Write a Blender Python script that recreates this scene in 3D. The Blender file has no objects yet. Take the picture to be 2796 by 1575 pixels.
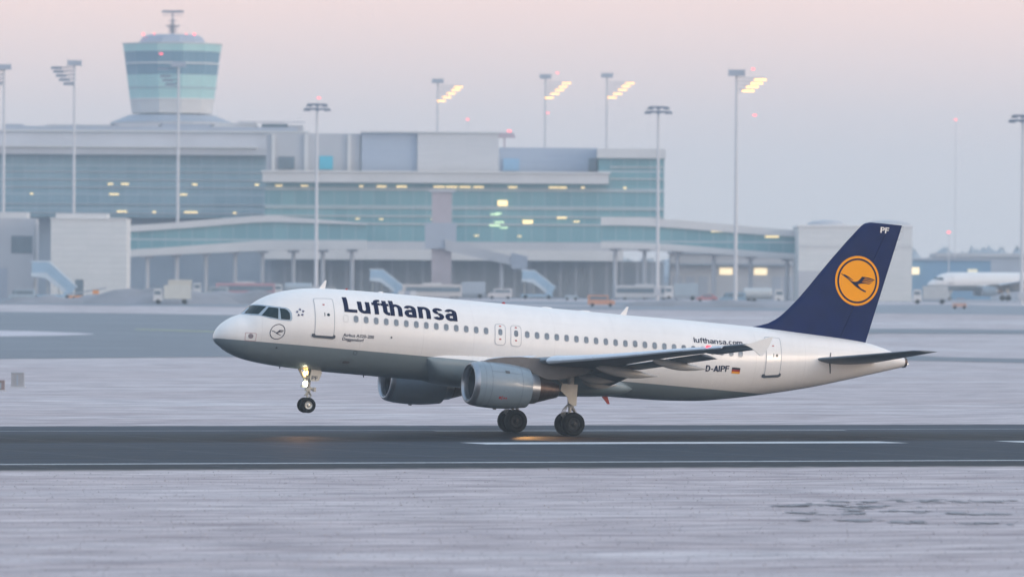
import bpy, bmesh, math, random
import numpy as np
from mathutils import Vector, Matrix
random.seed(7)
scene = bpy.context.scene
PI = math.pi
R_ = math.radians

# ------------------------------------------------------------------ camera
TH, CAMX, HC, ROLL, FPX = .3839, -1.4714, 7.284, .006, 19046.8
V = Vector((math.sin(TH), math.cos(TH), 0)); RT = Vector((math.cos(TH), -math.sin(TH), 0)); UP = Vector((0, 0, 1))
CAM = -350 * V + CAMX * RT + Vector((0, 0, HC))
cd = bpy.data.cameras.new('camera'); cam = bpy.data.objects.new('camera', cd); scene.collection.objects.link(cam)
ri = math.cos(ROLL) * RT + math.sin(ROLL) * UP; ui = math.cos(ROLL) * UP - math.sin(ROLL) * RT
m = Matrix((ri, ui, -V)).transposed().to_4x4(); m.translation = CAM
cam.matrix_world = m
cd.sensor_width = 36; cd.lens = FPX / 2796 * 36; cd.clip_start = 1; cd.clip_end = 20000
cd.dof.use_dof = True; cd.dof.focus_distance = 349; cd.dof.aperture_fstop = 1.15
scene.camera = cam

# ------------------------------------------------------------------ world, sun, exposure
w = bpy.data.worlds.new('World'); scene.world = w; w.use_nodes = True
nt = w.node_tree; nt.nodes.clear()
N = nt.nodes.new; L = nt.links.new
out = N('ShaderNodeOutputWorld'); bg = N('ShaderNodeBackground')
sky = N('ShaderNodeTexSky'); sky.sky_type = 'NISHITA'; sky.sun_disc = False
SUN_EL, SUN_AZ = R_(9.0), math.atan2(.64, -.77)          # azimuth from +Y towards +X: the low sun is behind the camera
sky.sun_elevation = SUN_EL; sky.sun_rotation = SUN_AZ; sky.air_density = 1.5; sky.dust_density = 3; sky.ozone_density = 2
tc = N('ShaderNodeTexCoord'); sep = N('ShaderNodeSeparateXYZ'); L(tc.outputs['Generated'], sep.inputs[0])
def ramp(zmax, stops):
    mr = N('ShaderNodeMapRange'); mr.inputs['From Min'].default_value = 0; mr.inputs['From Max'].default_value = zmax
    L(sep.outputs['Z'], mr.inputs['Value'])
    cr = N('ShaderNodeValToRGB'); e = cr.color_ramp.elements
    while len(e) < len(stops): e.new(.5)
    for i, (p, c) in enumerate(stops): e[i].position = p; e[i].color = (*c, 1)
    L(mr.outputs[0], cr.inputs[0]); return cr
low = ramp(.05, SKY_LOW := [(0, (.61, .61, .66)), (.25, (.65, .63, .67)), (.5, (.71, .645, .68)), (.8, (.93, .72, .70)), (1, (1.0, .76, .71))])
high = ramp(1, [(0, (1.0, .78, .73)), (.12, (.87, .76, .76)), (.3, (.63, .72, .84)), (1, (.47, .65, .87))])
mixr = N('ShaderNodeMapRange'); mixr.inputs['From Min'].default_value = .045; mixr.inputs['From Max'].default_value = .055
L(sep.outputs['Z'], mixr.inputs['Value'])
mx = N('ShaderNodeMix'); mx.data_type = 'RGBA'; L(mixr.outputs[0], mx.inputs['Factor']); L(low.outputs[0], mx.inputs['A']); L(high.outputs[0], mx.inputs['B'])
# glow of the sunrise around the sun's azimuth
dp = N('ShaderNodeVectorMath'); dp.operation = 'DOT_PRODUCT'; L(tc.outputs['Generated'], dp.inputs[0])
dp.inputs[1].default_value = (math.sin(SUN_AZ) * math.cos(SUN_EL), math.cos(SUN_AZ) * math.cos(SUN_EL), math.sin(SUN_EL))
gl = N('ShaderNodeMapRange'); gl.inputs['From Min'].default_value = .2; gl.inputs['From Max'].default_value = 1; gl.interpolation_type = 'SMOOTHSTEP'
L(dp.outputs['Value'], gl.inputs['Value'])
glc = N('ShaderNodeMix'); glc.data_type = 'RGBA'; glc.blend_type = 'ADD'; glc.inputs['B'].default_value = (.50, .40, .32, 1)
L(gl.outputs[0], glc.inputs['Factor']); L(mx.outputs['Result'], glc.inputs['A'])
ns = N('ShaderNodeMix'); ns.data_type = 'RGBA'; ns.blend_type = 'ADD'; ns.inputs['Factor'].default_value = 1
sc_ = N('ShaderNodeVectorMath'); sc_.operation = 'SCALE'; sc_.inputs['Scale'].default_value = .05
L(sky.outputs[0], sc_.inputs[0]); L(glc.outputs['Result'], ns.inputs['A']); L(sc_.outputs[0], ns.inputs['B'])
# below the horizon: the snowy plain going on
lo = N('ShaderNodeMix'); lo.data_type = 'RGBA'; lo.inputs['A'].default_value = (.34, .38, .46, 1)
lf = N('ShaderNodeMapRange'); lf.inputs['From Min'].default_value = -.012; lf.inputs['From Max'].default_value = -.002
L(sep.outputs['Z'], lf.inputs['Value']); L(lf.outputs[0], lo.inputs['Factor']); L(ns.outputs['Result'], lo.inputs['B'])
L(lo.outputs['Result'], bg.inputs['Color']); bg.inputs['Strength'].default_value = 1.06
L(bg.outputs[0], out.inputs['Surface'])

sd = bpy.data.lights.new('sun', 'SUN'); sun = bpy.data.objects.new('sun', sd); scene.collection.objects.link(sun)
sd.energy = .75; sd.angle = R_(15); sd.color = (1, .82, .68)
sdir = Vector((math.sin(SUN_AZ) * math.cos(SUN_EL), math.cos(SUN_AZ) * math.cos(SUN_EL), math.sin(SUN_EL)))
sun.rotation_euler = sdir.to_track_quat('Z', 'Y').to_euler()
sun.location = CAM + sdir * 30
vs = scene.view_settings; vs.view_transform = 'Standard'; vs.look = 'None'; vs.exposure = 0; vs.gamma = 1; vs.use_curve_mapping = False
scene.cycles.use_denoising = True
scene.cycles.volume_bounces = 1; scene.cycles.max_bounces = 8
scene.cycles.sample_clamp_indirect = 6

# ------------------------------------------------------------------ materials
def mat(name, col, rough=.6, metal=0., coat=0., noise=0., nscale=3., emit=None, estr=0., spec=.5, col2=None, bump=0.):
    m = bpy.data.materials.new(name); m.use_nodes = True
    t = m.node_tree; b = t.nodes['Principled BSDF']
    b.inputs['Base Color'].default_value = (*col, 1); b.inputs['Roughness'].default_value = rough; b.inputs['Metallic'].default_value = metal
    b.inputs['Coat Weight'].default_value = coat; b.inputs['Coat Roughness'].default_value = .08; b.inputs['Specular IOR Level'].default_value = spec
    if emit: b.inputs['Emission Color'].default_value = (*emit, 1); b.inputs['Emission Strength'].default_value = estr
    if noise or col2:
        tcn = t.nodes.new('ShaderNodeTexCoord'); nz = t.nodes.new('ShaderNodeTexNoise'); nz.inputs['Scale'].default_value = nscale; nz.inputs['Detail'].default_value = 6
        t.links.new(tcn.outputs['Object'], nz.inputs['Vector'])
        cr = t.nodes.new('ShaderNodeValToRGB'); cr.color_ramp.elements[0].position = .3; cr.color_ramp.elements[1].position = .7
        c2 = col2 or tuple(c * (1 - noise) for c in col)
        cr.color_ramp.elements[0].color = (*c2, 1); cr.color_ramp.elements[1].color = (*col, 1)
        t.links.new(nz.outputs[0], cr.inputs[0]); t.links.new(cr.outputs[0], b.inputs['Base Color'])
        if bump:
            bp = t.nodes.new('ShaderNodeBump'); bp.inputs['Strength'].default_value = bump; bp.inputs['Distance'].default_value = .05
            t.links.new(nz.outputs[0], bp.inputs['Height']); t.links.new(bp.outputs[0], b.inputs['Normal'])
    return m

WHITE = mat('white_paint', (.80, .80, .81), .28, coat=.5, noise=.05, nscale=.8)
NAVY = mat('navy_paint', (.0003, .013, .095), .55, coat=.03, noise=.25, nscale=1.2, spec=.1)
NAVYTXT = mat('navy_lettering', (.001, .007, .045), .5, spec=.08)
ORANGE = mat('orange_paint', (.97, .37, .0005), .6, noise=.04, nscale=2, spec=.08)
GREYP = mat('grey_paint', (.33, .37, .40), .3, coat=.3, noise=.1, nscale=1.5)
WINGG = mat('wing_grey_paint', (.17, .215, .265), .42, coat=.0, noise=.18, nscale=1.4)
SLATM = mat('slat_paint', (.62, .70, .80), .3, 0, noise=.08, nscale=2)
FENCE = mat('wingtip_paint', (.76, .76, .76), .45, noise=.05)
CANOE = mat('fairing_paint', (.33, .34, .35), .4, coat=.1, noise=.12, nscale=2)
NACEL = mat('nacelle_paint', (.21, .28, .35), .33, coat=.25, noise=.12, nscale=1.5)
LIPM = mat('bare_lip_metal', (.36, .39, .44), .34, .85, noise=.1, nscale=3)
NOZZ = mat('hot_nozzle_metal', (.16, .12, .11), .38, .85, noise=.35, nscale=4)
DARK = mat('dark_cavity', (.008, .010, .014), .7, noise=.3)
TYRE = mat('tyre_rubber', (.009, .011, .014), .8, noise=.3, nscale=9, spec=.15)
RIMM = mat('rim_metal', (.62, .62, .60), .35, .6, noise=.2, nscale=9)
RIMD = mat('dark_rim_metal', (.030, .033, .04), .6, .4, noise=.4, nscale=9)  # main wheels: much darker metal than the nose wheel rims
GEARM = mat('gear_paint', (.50, .50, .48), .4, .1, noise=.25, nscale=6)
GEARW = mat('gear_door_paint', (.58, .57, .53), .4, noise=.12, nscale=3)
GLASS = mat('cockpit_glass', (.002, .020, .030), .12, spec=.3)
WPANE = mat('cabin_window_pane', (.21, .27, .34), .2, noise=.45, nscale=2.2)
WRIM = mat('cabin_window_rim', (.42, .44, .48), .5, noise=.05)
SEAM = mat('door_seam', (.42, .45, .50), .6, noise=.1)
FAINT = mat('panel_seam', (.58, .59, .60), .5, noise=.05)
SILL = mat('door_sill', (.07, .09, .12), .4, noise=.2)
REDM = mat('red_paint', (.42, .012, .02), .4, noise=.1)
BLKM = mat('flag_black', (.006, .008, .02), .5)
FRED = mat('flag_red', (.30, .004, .02), .5)
FGOLD = mat('flag_gold', (.83, .33, .01), .5)
SILV = mat('silver_emblem', (.18, .20, .33), .35, .3, noise=.5, nscale=8)
EMW = mat('lamp_white', (1, 1, .9), emit=(1, 1, .72), estr=22)
EMY = mat('lamp_amber', (1, .7, .3), emit=(1, .55, .14), estr=10)
EMR = mat('lamp_red', (1, .1, .1), emit=(1, .015, .03), estr=5)

# ------------------------------------------------------------------ object helpers
def tag(o, label=None, cat=None, group=None, kind=None):
    if label: o['label'] = label
    if cat: o['category'] = cat
    if group: o['group'] = group
    if kind: o['kind'] = kind
    return o
def link(o, parent=None):
    scene.collection.objects.link(o)
    if parent: o.parent = parent
    return o
def empty(name, loc=(0, 0, 0), rz=0):
    o = bpy.data.objects.new(name, None); o.location = loc; o.rotation_euler = (0, 0, rz); o.empty_display_size = .5
    return link(o)
def obj(name, verts, faces, mats, parent=None, smooth=False, mi=None, angle=None):
    me = bpy.data.meshes.new(name); me.from_pydata([tuple(v) for v in verts], [], faces)
    for m_ in (mats if isinstance(mats, (list, tuple)) else [mats]): me.materials.append(m_)
    if mi is not None: me.polygons.foreach_set('material_index', mi)
    me.update()
    if angle is not None:
        bm = bmesh.new(); bm.from_mesh(me); bmesh.ops.recalc_face_normals(bm, faces=bm.faces)
        for e in bm.edges: e.smooth = not (len(e.link_faces) == 2 and e.calc_face_angle(0) > angle)
        bm.to_mesh(me); bm.free(); smooth = True
    if smooth: me.polygons.foreach_set('use_smooth', [True] * len(me.polygons))
    me.update()
    return link(bpy.data.objects.new(name, me), parent)
class MB:
    """collects simple solids, built as ONE mesh object"""
    def __init__(s): s.v = []; s.f = []; s.m = []
    def add(s, v, f, mi=0):
        k = len(s.v); s.v += [tuple(p) for p in v]; s.f += [tuple(i + k for i in q) for q in f]; s.m += [mi] * len(f); return s
    def box(s, x0, x1, y0, y1, z0, z1, mi=0, top=None):
        t = top or (0, 0)   # inset of the top face in x, y
        v = [(x0, y0, z0), (x1, y0, z0), (x1, y1, z0), (x0, y1, z0), (x0 + t[0], y0 + t[1], z1), (x1 - t[0], y0 + t[1], z1), (x1 - t[0], y1 - t[1], z1), (x0 + t[0], y1 - t[1], z1)]
        return s.add(v, [(3, 2, 1, 0), (4, 5, 6, 7), (0, 1, 5, 4), (1, 2, 6, 5), (2, 3, 7, 6), (3, 0, 4, 7)], mi)
    def tube(s, p, q, r, r2=None, n=10, mi=0, cap=True):
        p = Vector(p); q = Vector(q); r2 = r if r2 is None else r2; d = (q - p).normalized()
        a = d.orthogonal().normalized(); b = d.cross(a); v = []
        for c, rr in ((p, r), (q, r2)):
            for i in range(n):
                t = 2 * PI * i / n; v.append(c + rr * (math.cos(t) * a + math.sin(t) * b))
        f = [(i, (i + 1) % n, n + (i + 1) % n, n + i) for i in range(n)]
        if cap: f += [tuple(range(n - 1, -1, -1)), tuple(range(n, 2 * n))]
        return s.add(v, f, mi)
    def lathe(s, prof, c, axis='X', n=32, mi=0, close=False):
        """prof: [(along, radius)], c: centre"""
        v = []; c = Vector(c)
        for (h, r) in prof:
            for i in range(n):
                t = 2 * PI * i / n; a, b = r * math.cos(t), r * math.sin(t)
                v.append(c + Vector({'X': (h, a, b), 'Y': (a, h, b), 'Z': (a, b, h)}[axis]))
        m_ = len(prof); f = []
        for j in range(m_ - 1 + (1 if close else 0)):
            j2 = (j + 1) % m_
            for i in range(n): f.append((j * n + i, j * n + (i + 1) % n, j2 * n + (i + 1) % n, j2 * n + i))
        return s.add(v, f, mi)
    def prism(s, poly, y0, y1, mi=0):
        """poly in x, z extruded along y"""
        n = len(poly); v = [(x, y0, z) for x, z in poly] + [(x, y1, z) for x, z in poly]
        return s.add(v, [tuple(range(n)), tuple(range(2 * n - 1, n - 1, -1))] + [(i + n, (i + 1) % n + n, (i + 1) % n, i) for i in range(n)], mi)
    def build(s, name, mats, parent=None, smooth=False, angle=None):
        return obj(name, s.v, s.f, mats, parent, smooth, s.m, angle)
def copy_tree(o, parent=None):
    c = o.copy(); scene.collection.objects.link(c); c.parent = parent
    for ch in list(o.children): copy_tree(ch, c)
    return c

# ================================================================== GROUND
def ground_z(Zd):
    t = min(1, max(0, (Zd - 850) / 710)); return 5.2 * t * t * (3 - 2 * t)
def P(u, Zd, z=0): 
    v = CAM + RT * u + V * Zd; return Vector((v.x, v.y, z))
def depth(p): return (Vector(p) - CAM).dot(V)
def uof(px, Zd): return (px - 1398) / FPX * Zd
def hof(py, Zd): return HC - (py - 787.5) / FPX * Zd          # height of a picture line at distance Zd
def site(px, Zd, dz=0): return P(uof(px, Zd), Zd, ground_z(Zd) + dz)

def node_ground():
    m = bpy.data.materials.new('frosted_grass'); m.use_nodes = True; t = m.node_tree; b = t.nodes['Principled BSDF']; b.inputs['Roughness'].default_value = .9; b.inputs['Specular IOR Level'].default_value = .15
    N = t.nodes.new; L = t.links.new
    tc = N('ShaderNodeTexCoord')
    def noise(scale, det, st=(1, 1, 1), rough=.55):
        mp = N('ShaderNodeMapping'); mp.inputs['Scale'].default_value = st; L(tc.outputs['Object'], mp.inputs[0])
        n = N('ShaderNodeTexNoise'); n.inputs['Scale'].default_value = scale; n.inputs['Detail'].default_value = det; n.inputs['Roughness'].default_value = rough; L(mp.outputs[0], n.inputs['Vector']); return n
    def rmp(n, a, b_, ca, cb):
        r = N('ShaderNodeValToRGB'); r.color_ramp.elements[0].position = a; r.color_ramp.elements[1].position = b_
        r.color_ramp.elements[0].color = (*ca, 1); r.color_ramp.elements[1].color = (*cb, 1); L(n.outputs[0], r.inputs[0]); return r
    def mix(f, a, b_, bl='MIX'):
        x = N('ShaderNodeMix'); x.data_type = 'RGBA'; x.blend_type = bl
        if hasattr(f, 'outputs'): L(f.outputs[0], x.inputs['Factor'])
        else: x.inputs['Factor'].default_value = f
        L(a, x.inputs['A']); L(b_, x.inputs['B']); return x
    big = noise(.018, 4, (.5, 1, 1)); mid = noise(.16, 7, (.3, 1, 1)); fine = noise(.75, 7, (.34, .9, 1), .62); drift = noise(.30, 5, (.10, 1, 1), .6)
    snow = rmp(fine, .28, .62, (.36, .355, .395), (.78, .75, .77))
    grass = rmp(fine, .30, .66, (.27, .235, .255), (.64, .57, .585))
    f1 = rmp(mid, .38, .60, (0, 0, 0), (1, 1, 1)); f2 = rmp(big, .38, .62, (.25, .25, .25), (1, 1, 1))
    mm = mix(1, f1.outputs[0], f2.outputs[0], 'MULTIPLY')
    c = N('ShaderNodeMix'); c.data_type = 'RGBA'; L(mm.outputs['Result'], c.inputs['Factor']); L(grass.outputs[0], c.inputs['A']); L(snow.outputs[0], c.inputs['B'])
    dr = rmp(drift, .35, .65, (.80, .78, .80), (1.0, 1.0, 1.0)); cd2 = mix(1, c.outputs['Result'], dr.outputs[0], 'MULTIPLY'); c = cd2
    # scattered bare dark tufts
    sp = noise(.8, 3, (.16, .7, 1)); spr = rmp(sp, .60, .72, (0, 0, 0), (1, 1, 1)); pz = noise(.035, 2); pzr = rmp(pz, .52, .64, (0, 0, 0), (1, 1, 1))
    sm = mix(1, spr.outputs[0], pzr.outputs[0], 'MULTIPLY')
    c2 = N('ShaderNodeMix'); c2.data_type = 'RGBA'; L(sm.outputs['Result'], c2.inputs['Factor']); L(c.outputs['Result'], c2.inputs['A']); c2.inputs['B'].default_value = (.20, .20, .24, 1)
    L(c2.outputs['Result'], b.inputs['Base Color'])
    bp = N('ShaderNodeBump'); bp.inputs['Strength'].default_value = .5; bp.inputs['Distance'].default_value = .12; L(fine.outputs[0], bp.inputs['Height']); L(bp.outputs[0], b.inputs['Normal'])
    return m
GROUND = node_ground()
def strip_mesh(name, us, Zs, dz, mats, fn=None):
    v = []; f = []
    for Zd in Zs:
        for u in us:
            p = P(u, Zd, ground_z(Zd) + dz); v.append(p)
    n = len(us)
    for j in range(len(Zs) - 1):
        for i in range(n - 1): f.append((j * n + i, j * n + i + 1, (j + 1) * n + i + 1, (j + 1) * n + i))
    return obj(name, v, f, mats)
us = [-900 + 100 * i for i in range(19)]
Zs = [-500, 0, 200, 400, 600, 800] + [850 + 45 * i for i in range(21)] + [2000, 2600, 3400, 4300]
tag(strip_mesh('ground', us, Zs, 0, GROUND), kind='structure')

def asphalt(name, bands, base, noise_amt=.25):
    """asphalt whose wear runs along the runway: bands [(world Y, colour)]"""
    m = bpy.data.materials.new(name); m.use_nodes = True; t = m.node_tree; b = t.nodes['Principled BSDF']; b.inputs['Specular IOR Level'].default_value = .05
    N = t.nodes.new; L = t.links.new; tc = N('ShaderNodeTexCoord'); sp = N('ShaderNodeSeparateXYZ'); L(tc.outputs['Object'], sp.inputs[0])
    nz = N('ShaderNodeTexNoise'); mp = N('ShaderNodeMapping'); mp.inputs['Scale'].default_value = (.04, .9, 1); L(tc.outputs['Object'], mp.inputs[0]); L(mp.outputs[0], nz.inputs['Vector']); nz.inputs['Scale'].default_value = 1; nz.inputs['Detail'].default_value = 6
    y0, y1 = bands[0][0], bands[-1][0]
    add = N('ShaderNodeMath'); add.operation = 'MULTIPLY_ADD'; L(nz.outputs[0], add.inputs[0]); add.inputs[1].default_value = 5; L(sp.outputs['Y'], add.inputs[2])
    mr = N('ShaderNodeMapRange'); mr.inputs['From Min'].default_value = y0 + 2.5; mr.inputs['From Max'].default_value = y1 + 2.5; L(add.outputs[0], mr.inputs['Value'])
    cr = N('ShaderNodeValToRGB'); e = cr.color_ramp.elements
    while len(e) < len(bands): e.new(.5)
    for i, (y, c) in enumerate(bands): e[i].position = (y - y0) / (y1 - y0); e[i].color = (*c, 1)
    L(mr.outputs[0], cr.inputs[0])
    n2 = N('ShaderNodeTexNoise'); n2.inputs['Scale'].default_value = .8; n2.inputs['Detail'].default_value = 8; L(tc.outputs['Object'], n2.inputs['Vector'])
    r2 = N('ShaderNodeMapRange'); r2.inputs['From Min'].default_value = .3; r2.inputs['From Max'].default_value = .7; r2.inputs['To Min'].default_value = 1 - noise_amt; r2.inputs['To Max'].default_value = 1 + noise_amt; L(n2.outputs[0], r2.inputs['Value'])
    mu = N('ShaderNodeVectorMath'); mu.operation = 'SCALE'; L(cr.outputs[0], mu.inputs[0]); L(r2.outputs[0], mu.inputs['Scale'])
    # concrete joints across the runway every 7.5 m
    wv = N('ShaderNodeMath'); wv.operation = 'FRACT'; dv = N('ShaderNodeMath'); dv.operation = 'DIVIDE'; L(sp.outputs['X'], dv.inputs[0]); dv.inputs[1].default_value = 7.5; L(dv.outputs[0], wv.inputs[0])
    lt = N('ShaderNodeMath'); lt.operation = 'LESS_THAN'; lt.inputs[1].default_value = .012; L(wv.outputs[0], lt.inputs[0])
    lm = N('ShaderNodeMath'); lm.operation = 'MULTIPLY'; lm.inputs[1].default_value = .35; L(lt.outputs[0], lm.inputs[0])
    jm = N('ShaderNodeMix'); jm.data_type = 'RGBA'; L(lm.outputs[0], jm.inputs['Factor']); L(mu.outputs[0], jm.inputs['A']); jm.inputs['B'].default_value = (.26, .28, .32, 1)
    sn = N('ShaderNodeTexNoise'); ms = N('ShaderNodeMapping'); ms.inputs['Scale'].default_value = (.018, 1.7, 1); L(tc.outputs['Object'], ms.inputs[0]); L(ms.outputs[0], sn.inputs['Vector']); sn.inputs['Scale'].default_value = 1; sn.inputs['Detail'].default_value = 4
    sr = N('ShaderNodeMapRange'); sr.inputs['From Min'].default_value = .32; sr.inputs['From Max'].default_value = .68; sr.inputs['To Min'].default_value = .62; sr.inputs['To Max'].default_value = 1.45; L(sn.outputs[0], sr.inputs['Value'])
    sm2 = N('ShaderNodeVectorMath'); sm2.operation = 'SCALE'; L(jm.outputs['Result'], sm2.inputs[0]); L(sr.outputs[0], sm2.inputs['Scale'])
    ab = N('ShaderNodeMath'); ab.operation = 'ABSOLUTE'; ce = N('ShaderNodeMath'); ce.operation = 'ADD'; L(sp.outputs['Y'], ce.inputs[0]); ce.inputs[1].default_value = 20.7; L(ce.outputs[0], ab.inputs[0])
    en = N('ShaderNodeMath'); en.operation = 'MULTIPLY_ADD'; L(n2.outputs[0], en.inputs[0]); en.inputs[1].default_value = 5.0; L(ab.outputs[0], en.inputs[2])
    er = N('ShaderNodeMapRange'); er.inputs['From Min'].default_value = 42.3; er.inputs['From Max'].default_value = 45.2; er.inputs['To Max'].default_value = .8; L(en.outputs[0], er.inputs['Value'])
    fm_ = N('ShaderNodeMix'); fm_.data_type = 'RGBA'; L(er.outputs[0], fm_.inputs['Factor']); L(sm2.outputs[0], fm_.inputs['A']); fm_.inputs['B'].default_value = (.42, .38, .38, 1)
    L(fm_.outputs['Result'], b.inputs['Base Color'])
    rr = N('ShaderNodeMapRange'); rr.inputs['To Min'].default_value = .5; rr.inputs['To Max'].default_value = .8; L(n2.outputs[0], rr.inputs['Value']); L(rr.outputs[0], b.inputs['Roughness'])
    return m
a1, a2, a3 = (.135, .155, .19), (.05, .062, .085), (.085, .10, .13)
RUN = asphalt('runway_asphalt', [(-62.8, (0.0149, 0.0217, 0.0310)), (-55, (0.0161, 0.0236, 0.0341)), (-52, (0.0223, 0.0341, 0.0527)), (-30, (0.0211, 0.0322, 0.0496)), (-18, (0.0279, 0.0397, 0.0589)), (-14.5, (0.0099, 0.0143, 0.0217)), (-9, (0.0074, 0.0105, 0.0167)), (-3, (0.0136, 0.0211, 0.0310)), (2, (0.0248, 0.0360, 0.0527)), (9, (0.0403, 0.0558, 0.0806)), (21.4, (0.0465, 0.0620, 0.0868))], .2)
# the runway: one sheet with slightly ragged edges
xs = [-320 + 4 * i for i in range(190)]
v = []; f = []
rr = random.Random(3)
for x in xs:
    v += [(x, -62.8 + rr.uniform(-.5, .5), .004), (x, -30, .004), (x, -8, .004), (x, 21.4 + rr.uniform(-.9, .9), .004)]
for i in range(len(xs) - 1):
    for j in range(3): f.append((4 * i + j, 4 * i + 4 + j, 4 * i + 5 + j, 4 * i + 1 + j))
tag(obj('runway', v, f, RUN), kind='structure')
MARK = mat('runway_marking_paint', (.62, .66, .70), .7, col2=(.42, .46, .50), nscale=1.5)
MARKD = mat('worn_marking_paint', (.34, .38, .43), .7, col2=(.17, .19, .23), nscale=.6)
def marking(name, x0, x1, y0, y1, m_=MARK):
    return tag(obj(name, [(x0, y0, .008), (x1, y0, .008), (x1, y1, .008), (x0, y1, .008)], [(0, 1, 2, 3)], m_), kind='structure')
marking('runway_edge_line', -320, 430, -53.3, -52.4)
marking('runway_edge_line', -320, 430, 8.6, 9.3, MARKD)
marking('runway_edge_line', -3, 20, 6.6, 7.2)
marking('runway_stripe', -11.4, 10.4, -21.3, -17.8)
marking('runway_stripe', 16.6, 40, -21.3, -17.8)
marking('runway_stripe', -60, -38, -21.3, -17.8)
for i, (x0, x1, y0, y1) in enumerate([(-37, -31, 4.4, 5.0), (34, 42, 4.4, 5.0)]): marking('runway_edge_line', x0, x1, y0, y1, MARKD)

TAXI = mat('taxiway_asphalt', (.15, .18, .225), .7, col2=(.105, .13, .165), nscale=.06)
TAXI2 = mat('apron_concrete', (.21, .24, .29), .7, col2=(.15, .175, .22), nscale=.03)
def pav(name, pts, dz, m_):
    """pavement from picture-left/right columns: pts [(u, Znear, Zfar)], draped on the terrain"""
    v = []; f = []; n = 10
    for (u, za, zb) in pts:
        for k in range(n + 1):
            Zd = za + (zb - za) * k / n; v.append(P(u * Zd / 1000, Zd, ground_z(Zd) + dz))
    for i in range(len(pts) - 1):
        for k in range(n): a = i * (n + 1) + k; f.append((a, a + n + 1, a + n + 2, a + 1))
    return tag(obj(name, v, f, m_), kind='structure')
# u is given per 1000 m of depth: picture x = 1398 + 19.05 u
pav('taxiway', [(-95, 660, 1215), (-74, 690, 1215), (-50, 715, 1200), (-30, 735, 1180), (-10, 742, 1120), (10, 742, 1000), (30, 740, 900), (48, 735, 830), (62, 725, 770), (95, 690, 730)], .03, TAXI)
pav('taxiway', [(0, 1030, 1100), (30, 1035, 1085), (62, 1040, 1085), (95, 1045, 1080)], .06, TAXI)
pav('apron', [(-95, 1330, 2400), (-60, 1300, 2400), (-30, 1290, 2400), (0, 1290, 2400), (40, 1280, 2400), (52, 1260, 2400), (95, 1240, 2400)], .03, TAXI2)
# snow-covered island in the taxiway junction, and the yellow-green centre line
SNOW = mat('snow_patch', (.62, .60, .66), .9, col2=(.45, .43, .48), nscale=.3)
isl = [(-95, 945, 1015), (-76, 947, 1013), (-69, 955, 1008), (-64, 965, 998), (-60, 978, 985)]
pav('snow_island', isl, .06, SNOW)
MKY = mat('taxi_line_paint', (.55, .62, .30), .7, noise=.2)
pav('taxi_line', [(-54, 1030, 1035), (-44, 1012, 1017), (-34, 992, 997), (-24, 972, 977)], .08, MKY)

# ================================================================== AIRLINER geometry tables (metres, x aft from the nose, z up from the fuselage axis)
def pchip(pts):
    x = np.array([p[0] for p in pts], float); y = np.array([p[1] for p in pts], float); h = np.diff(x); d = np.diff(y) / h
    m_ = np.zeros(len(x)); m_[0] = d[0]; m_[-1] = d[-1]
    for i in range(1, len(x) - 1):
        if d[i - 1] * d[i] > 0:
            w1 = 2 * h[i] + h[i - 1]; w2 = h[i] + 2 * h[i - 1]; m_[i] = (w1 + w2) / (w1 / d[i - 1] + w2 / d[i])
    def fn(q):
        q = min(max(q, x[0]), x[-1]); i = min(int(np.searchsorted(x, q, 'right')) - 1, len(x) - 2); t = (q - x[i]) / h[i]
        return float((1 + 2 * t) * (1 - t) ** 2 * y[i] + t * (1 - t) ** 2 * h[i] * m_[i] + t * t * (3 - 2 * t) * y[i + 1] + t * t * (t - 1) * h[i] * m_[i + 1])
    return fn
TOP = pchip([(0, -.74), (.02, -.60), (.08, -.44), (.3, -.11), (.55, .10), (.9, .33), (1.36, .53), (1.85, 1.0), (2.25, 1.31), (2.76, 1.58), (3.33, 1.79), (3.85, 1.92), (4.37, 2.02), (5.17, 2.11), (6.77, 2.17), (8.9, 2.19), (15, 2.20), (22, 2.20), (25, 2.22), (28.8, 2.20), (32, 2.10), (35.1, 1.94), (36.26, 1.72), (37.3, 1.40), (37.57, 1.30)])
BOT = pchip([(0, -.74), (.02, -.88), (.08, -.97), (.28, -1.13), (.68, -1.38), (1.23, -1.60), (1.77, -1.73), (2.63, -1.84), (3.38, -1.90), (4.66, -1.95), (5.7, -1.98), (8.85, -1.98), (20, -1.98), (23.3, -1.95), (25.9, -1.82), (27.8, -1.55), (30, -1.13), (32.25, -.63), (33.74, -.23), (35.24, .20), (37.43, .84), (37.57, .88)])
HW = pchip([(0, .0), (.02, .15), (.08, .30), (.3, .58), (.68, .87), (1.23, 1.13), (1.85, 1.36), (2.63, 1.58), (3.4, 1.74), (4.4, 1.88), (5.5, 1.955), (6.6, 1.975), (23, 1.975), (26, 1.90), (28, 1.74), (30, 1.50), (32, 1.20), (34, .88), (35.5, .63), (37, .37), (37.57, .25)])
def surf(x, phi, off=0., side=-1):
    """point on the fuselage skin; phi = angle above the widest line"""
    t, b = TOP(x), BOT(x); zc = (t + b) / 2; hb = max((t - b) / 2, 1e-4); a = max(HW(x), 1e-4)
    ny, nz = math.cos(phi) / a, math.sin(phi) / hb; l = math.hypot(ny, nz)
    nx = -(HW(x + .05) - HW(x - .05)) / .1
    ll = math.sqrt(1 + nx * nx)
    return Vector((x + off * nx / ll, side * (a * math.cos(phi) + off * ny / l / ll), zc + hb * math.sin(phi) + off * nz / l / ll))
def phi_of(x, z):
    t, b = TOP(x), BOT(x); return math.asin(max(-1, min(1, (z - (t + b) / 2) / max((t - b) / 2, 1e-4))))
def arc_r(x): return math.hypot(HW(x), (TOP(x) - BOT(x)) / 2) / math.sqrt(2)

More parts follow.
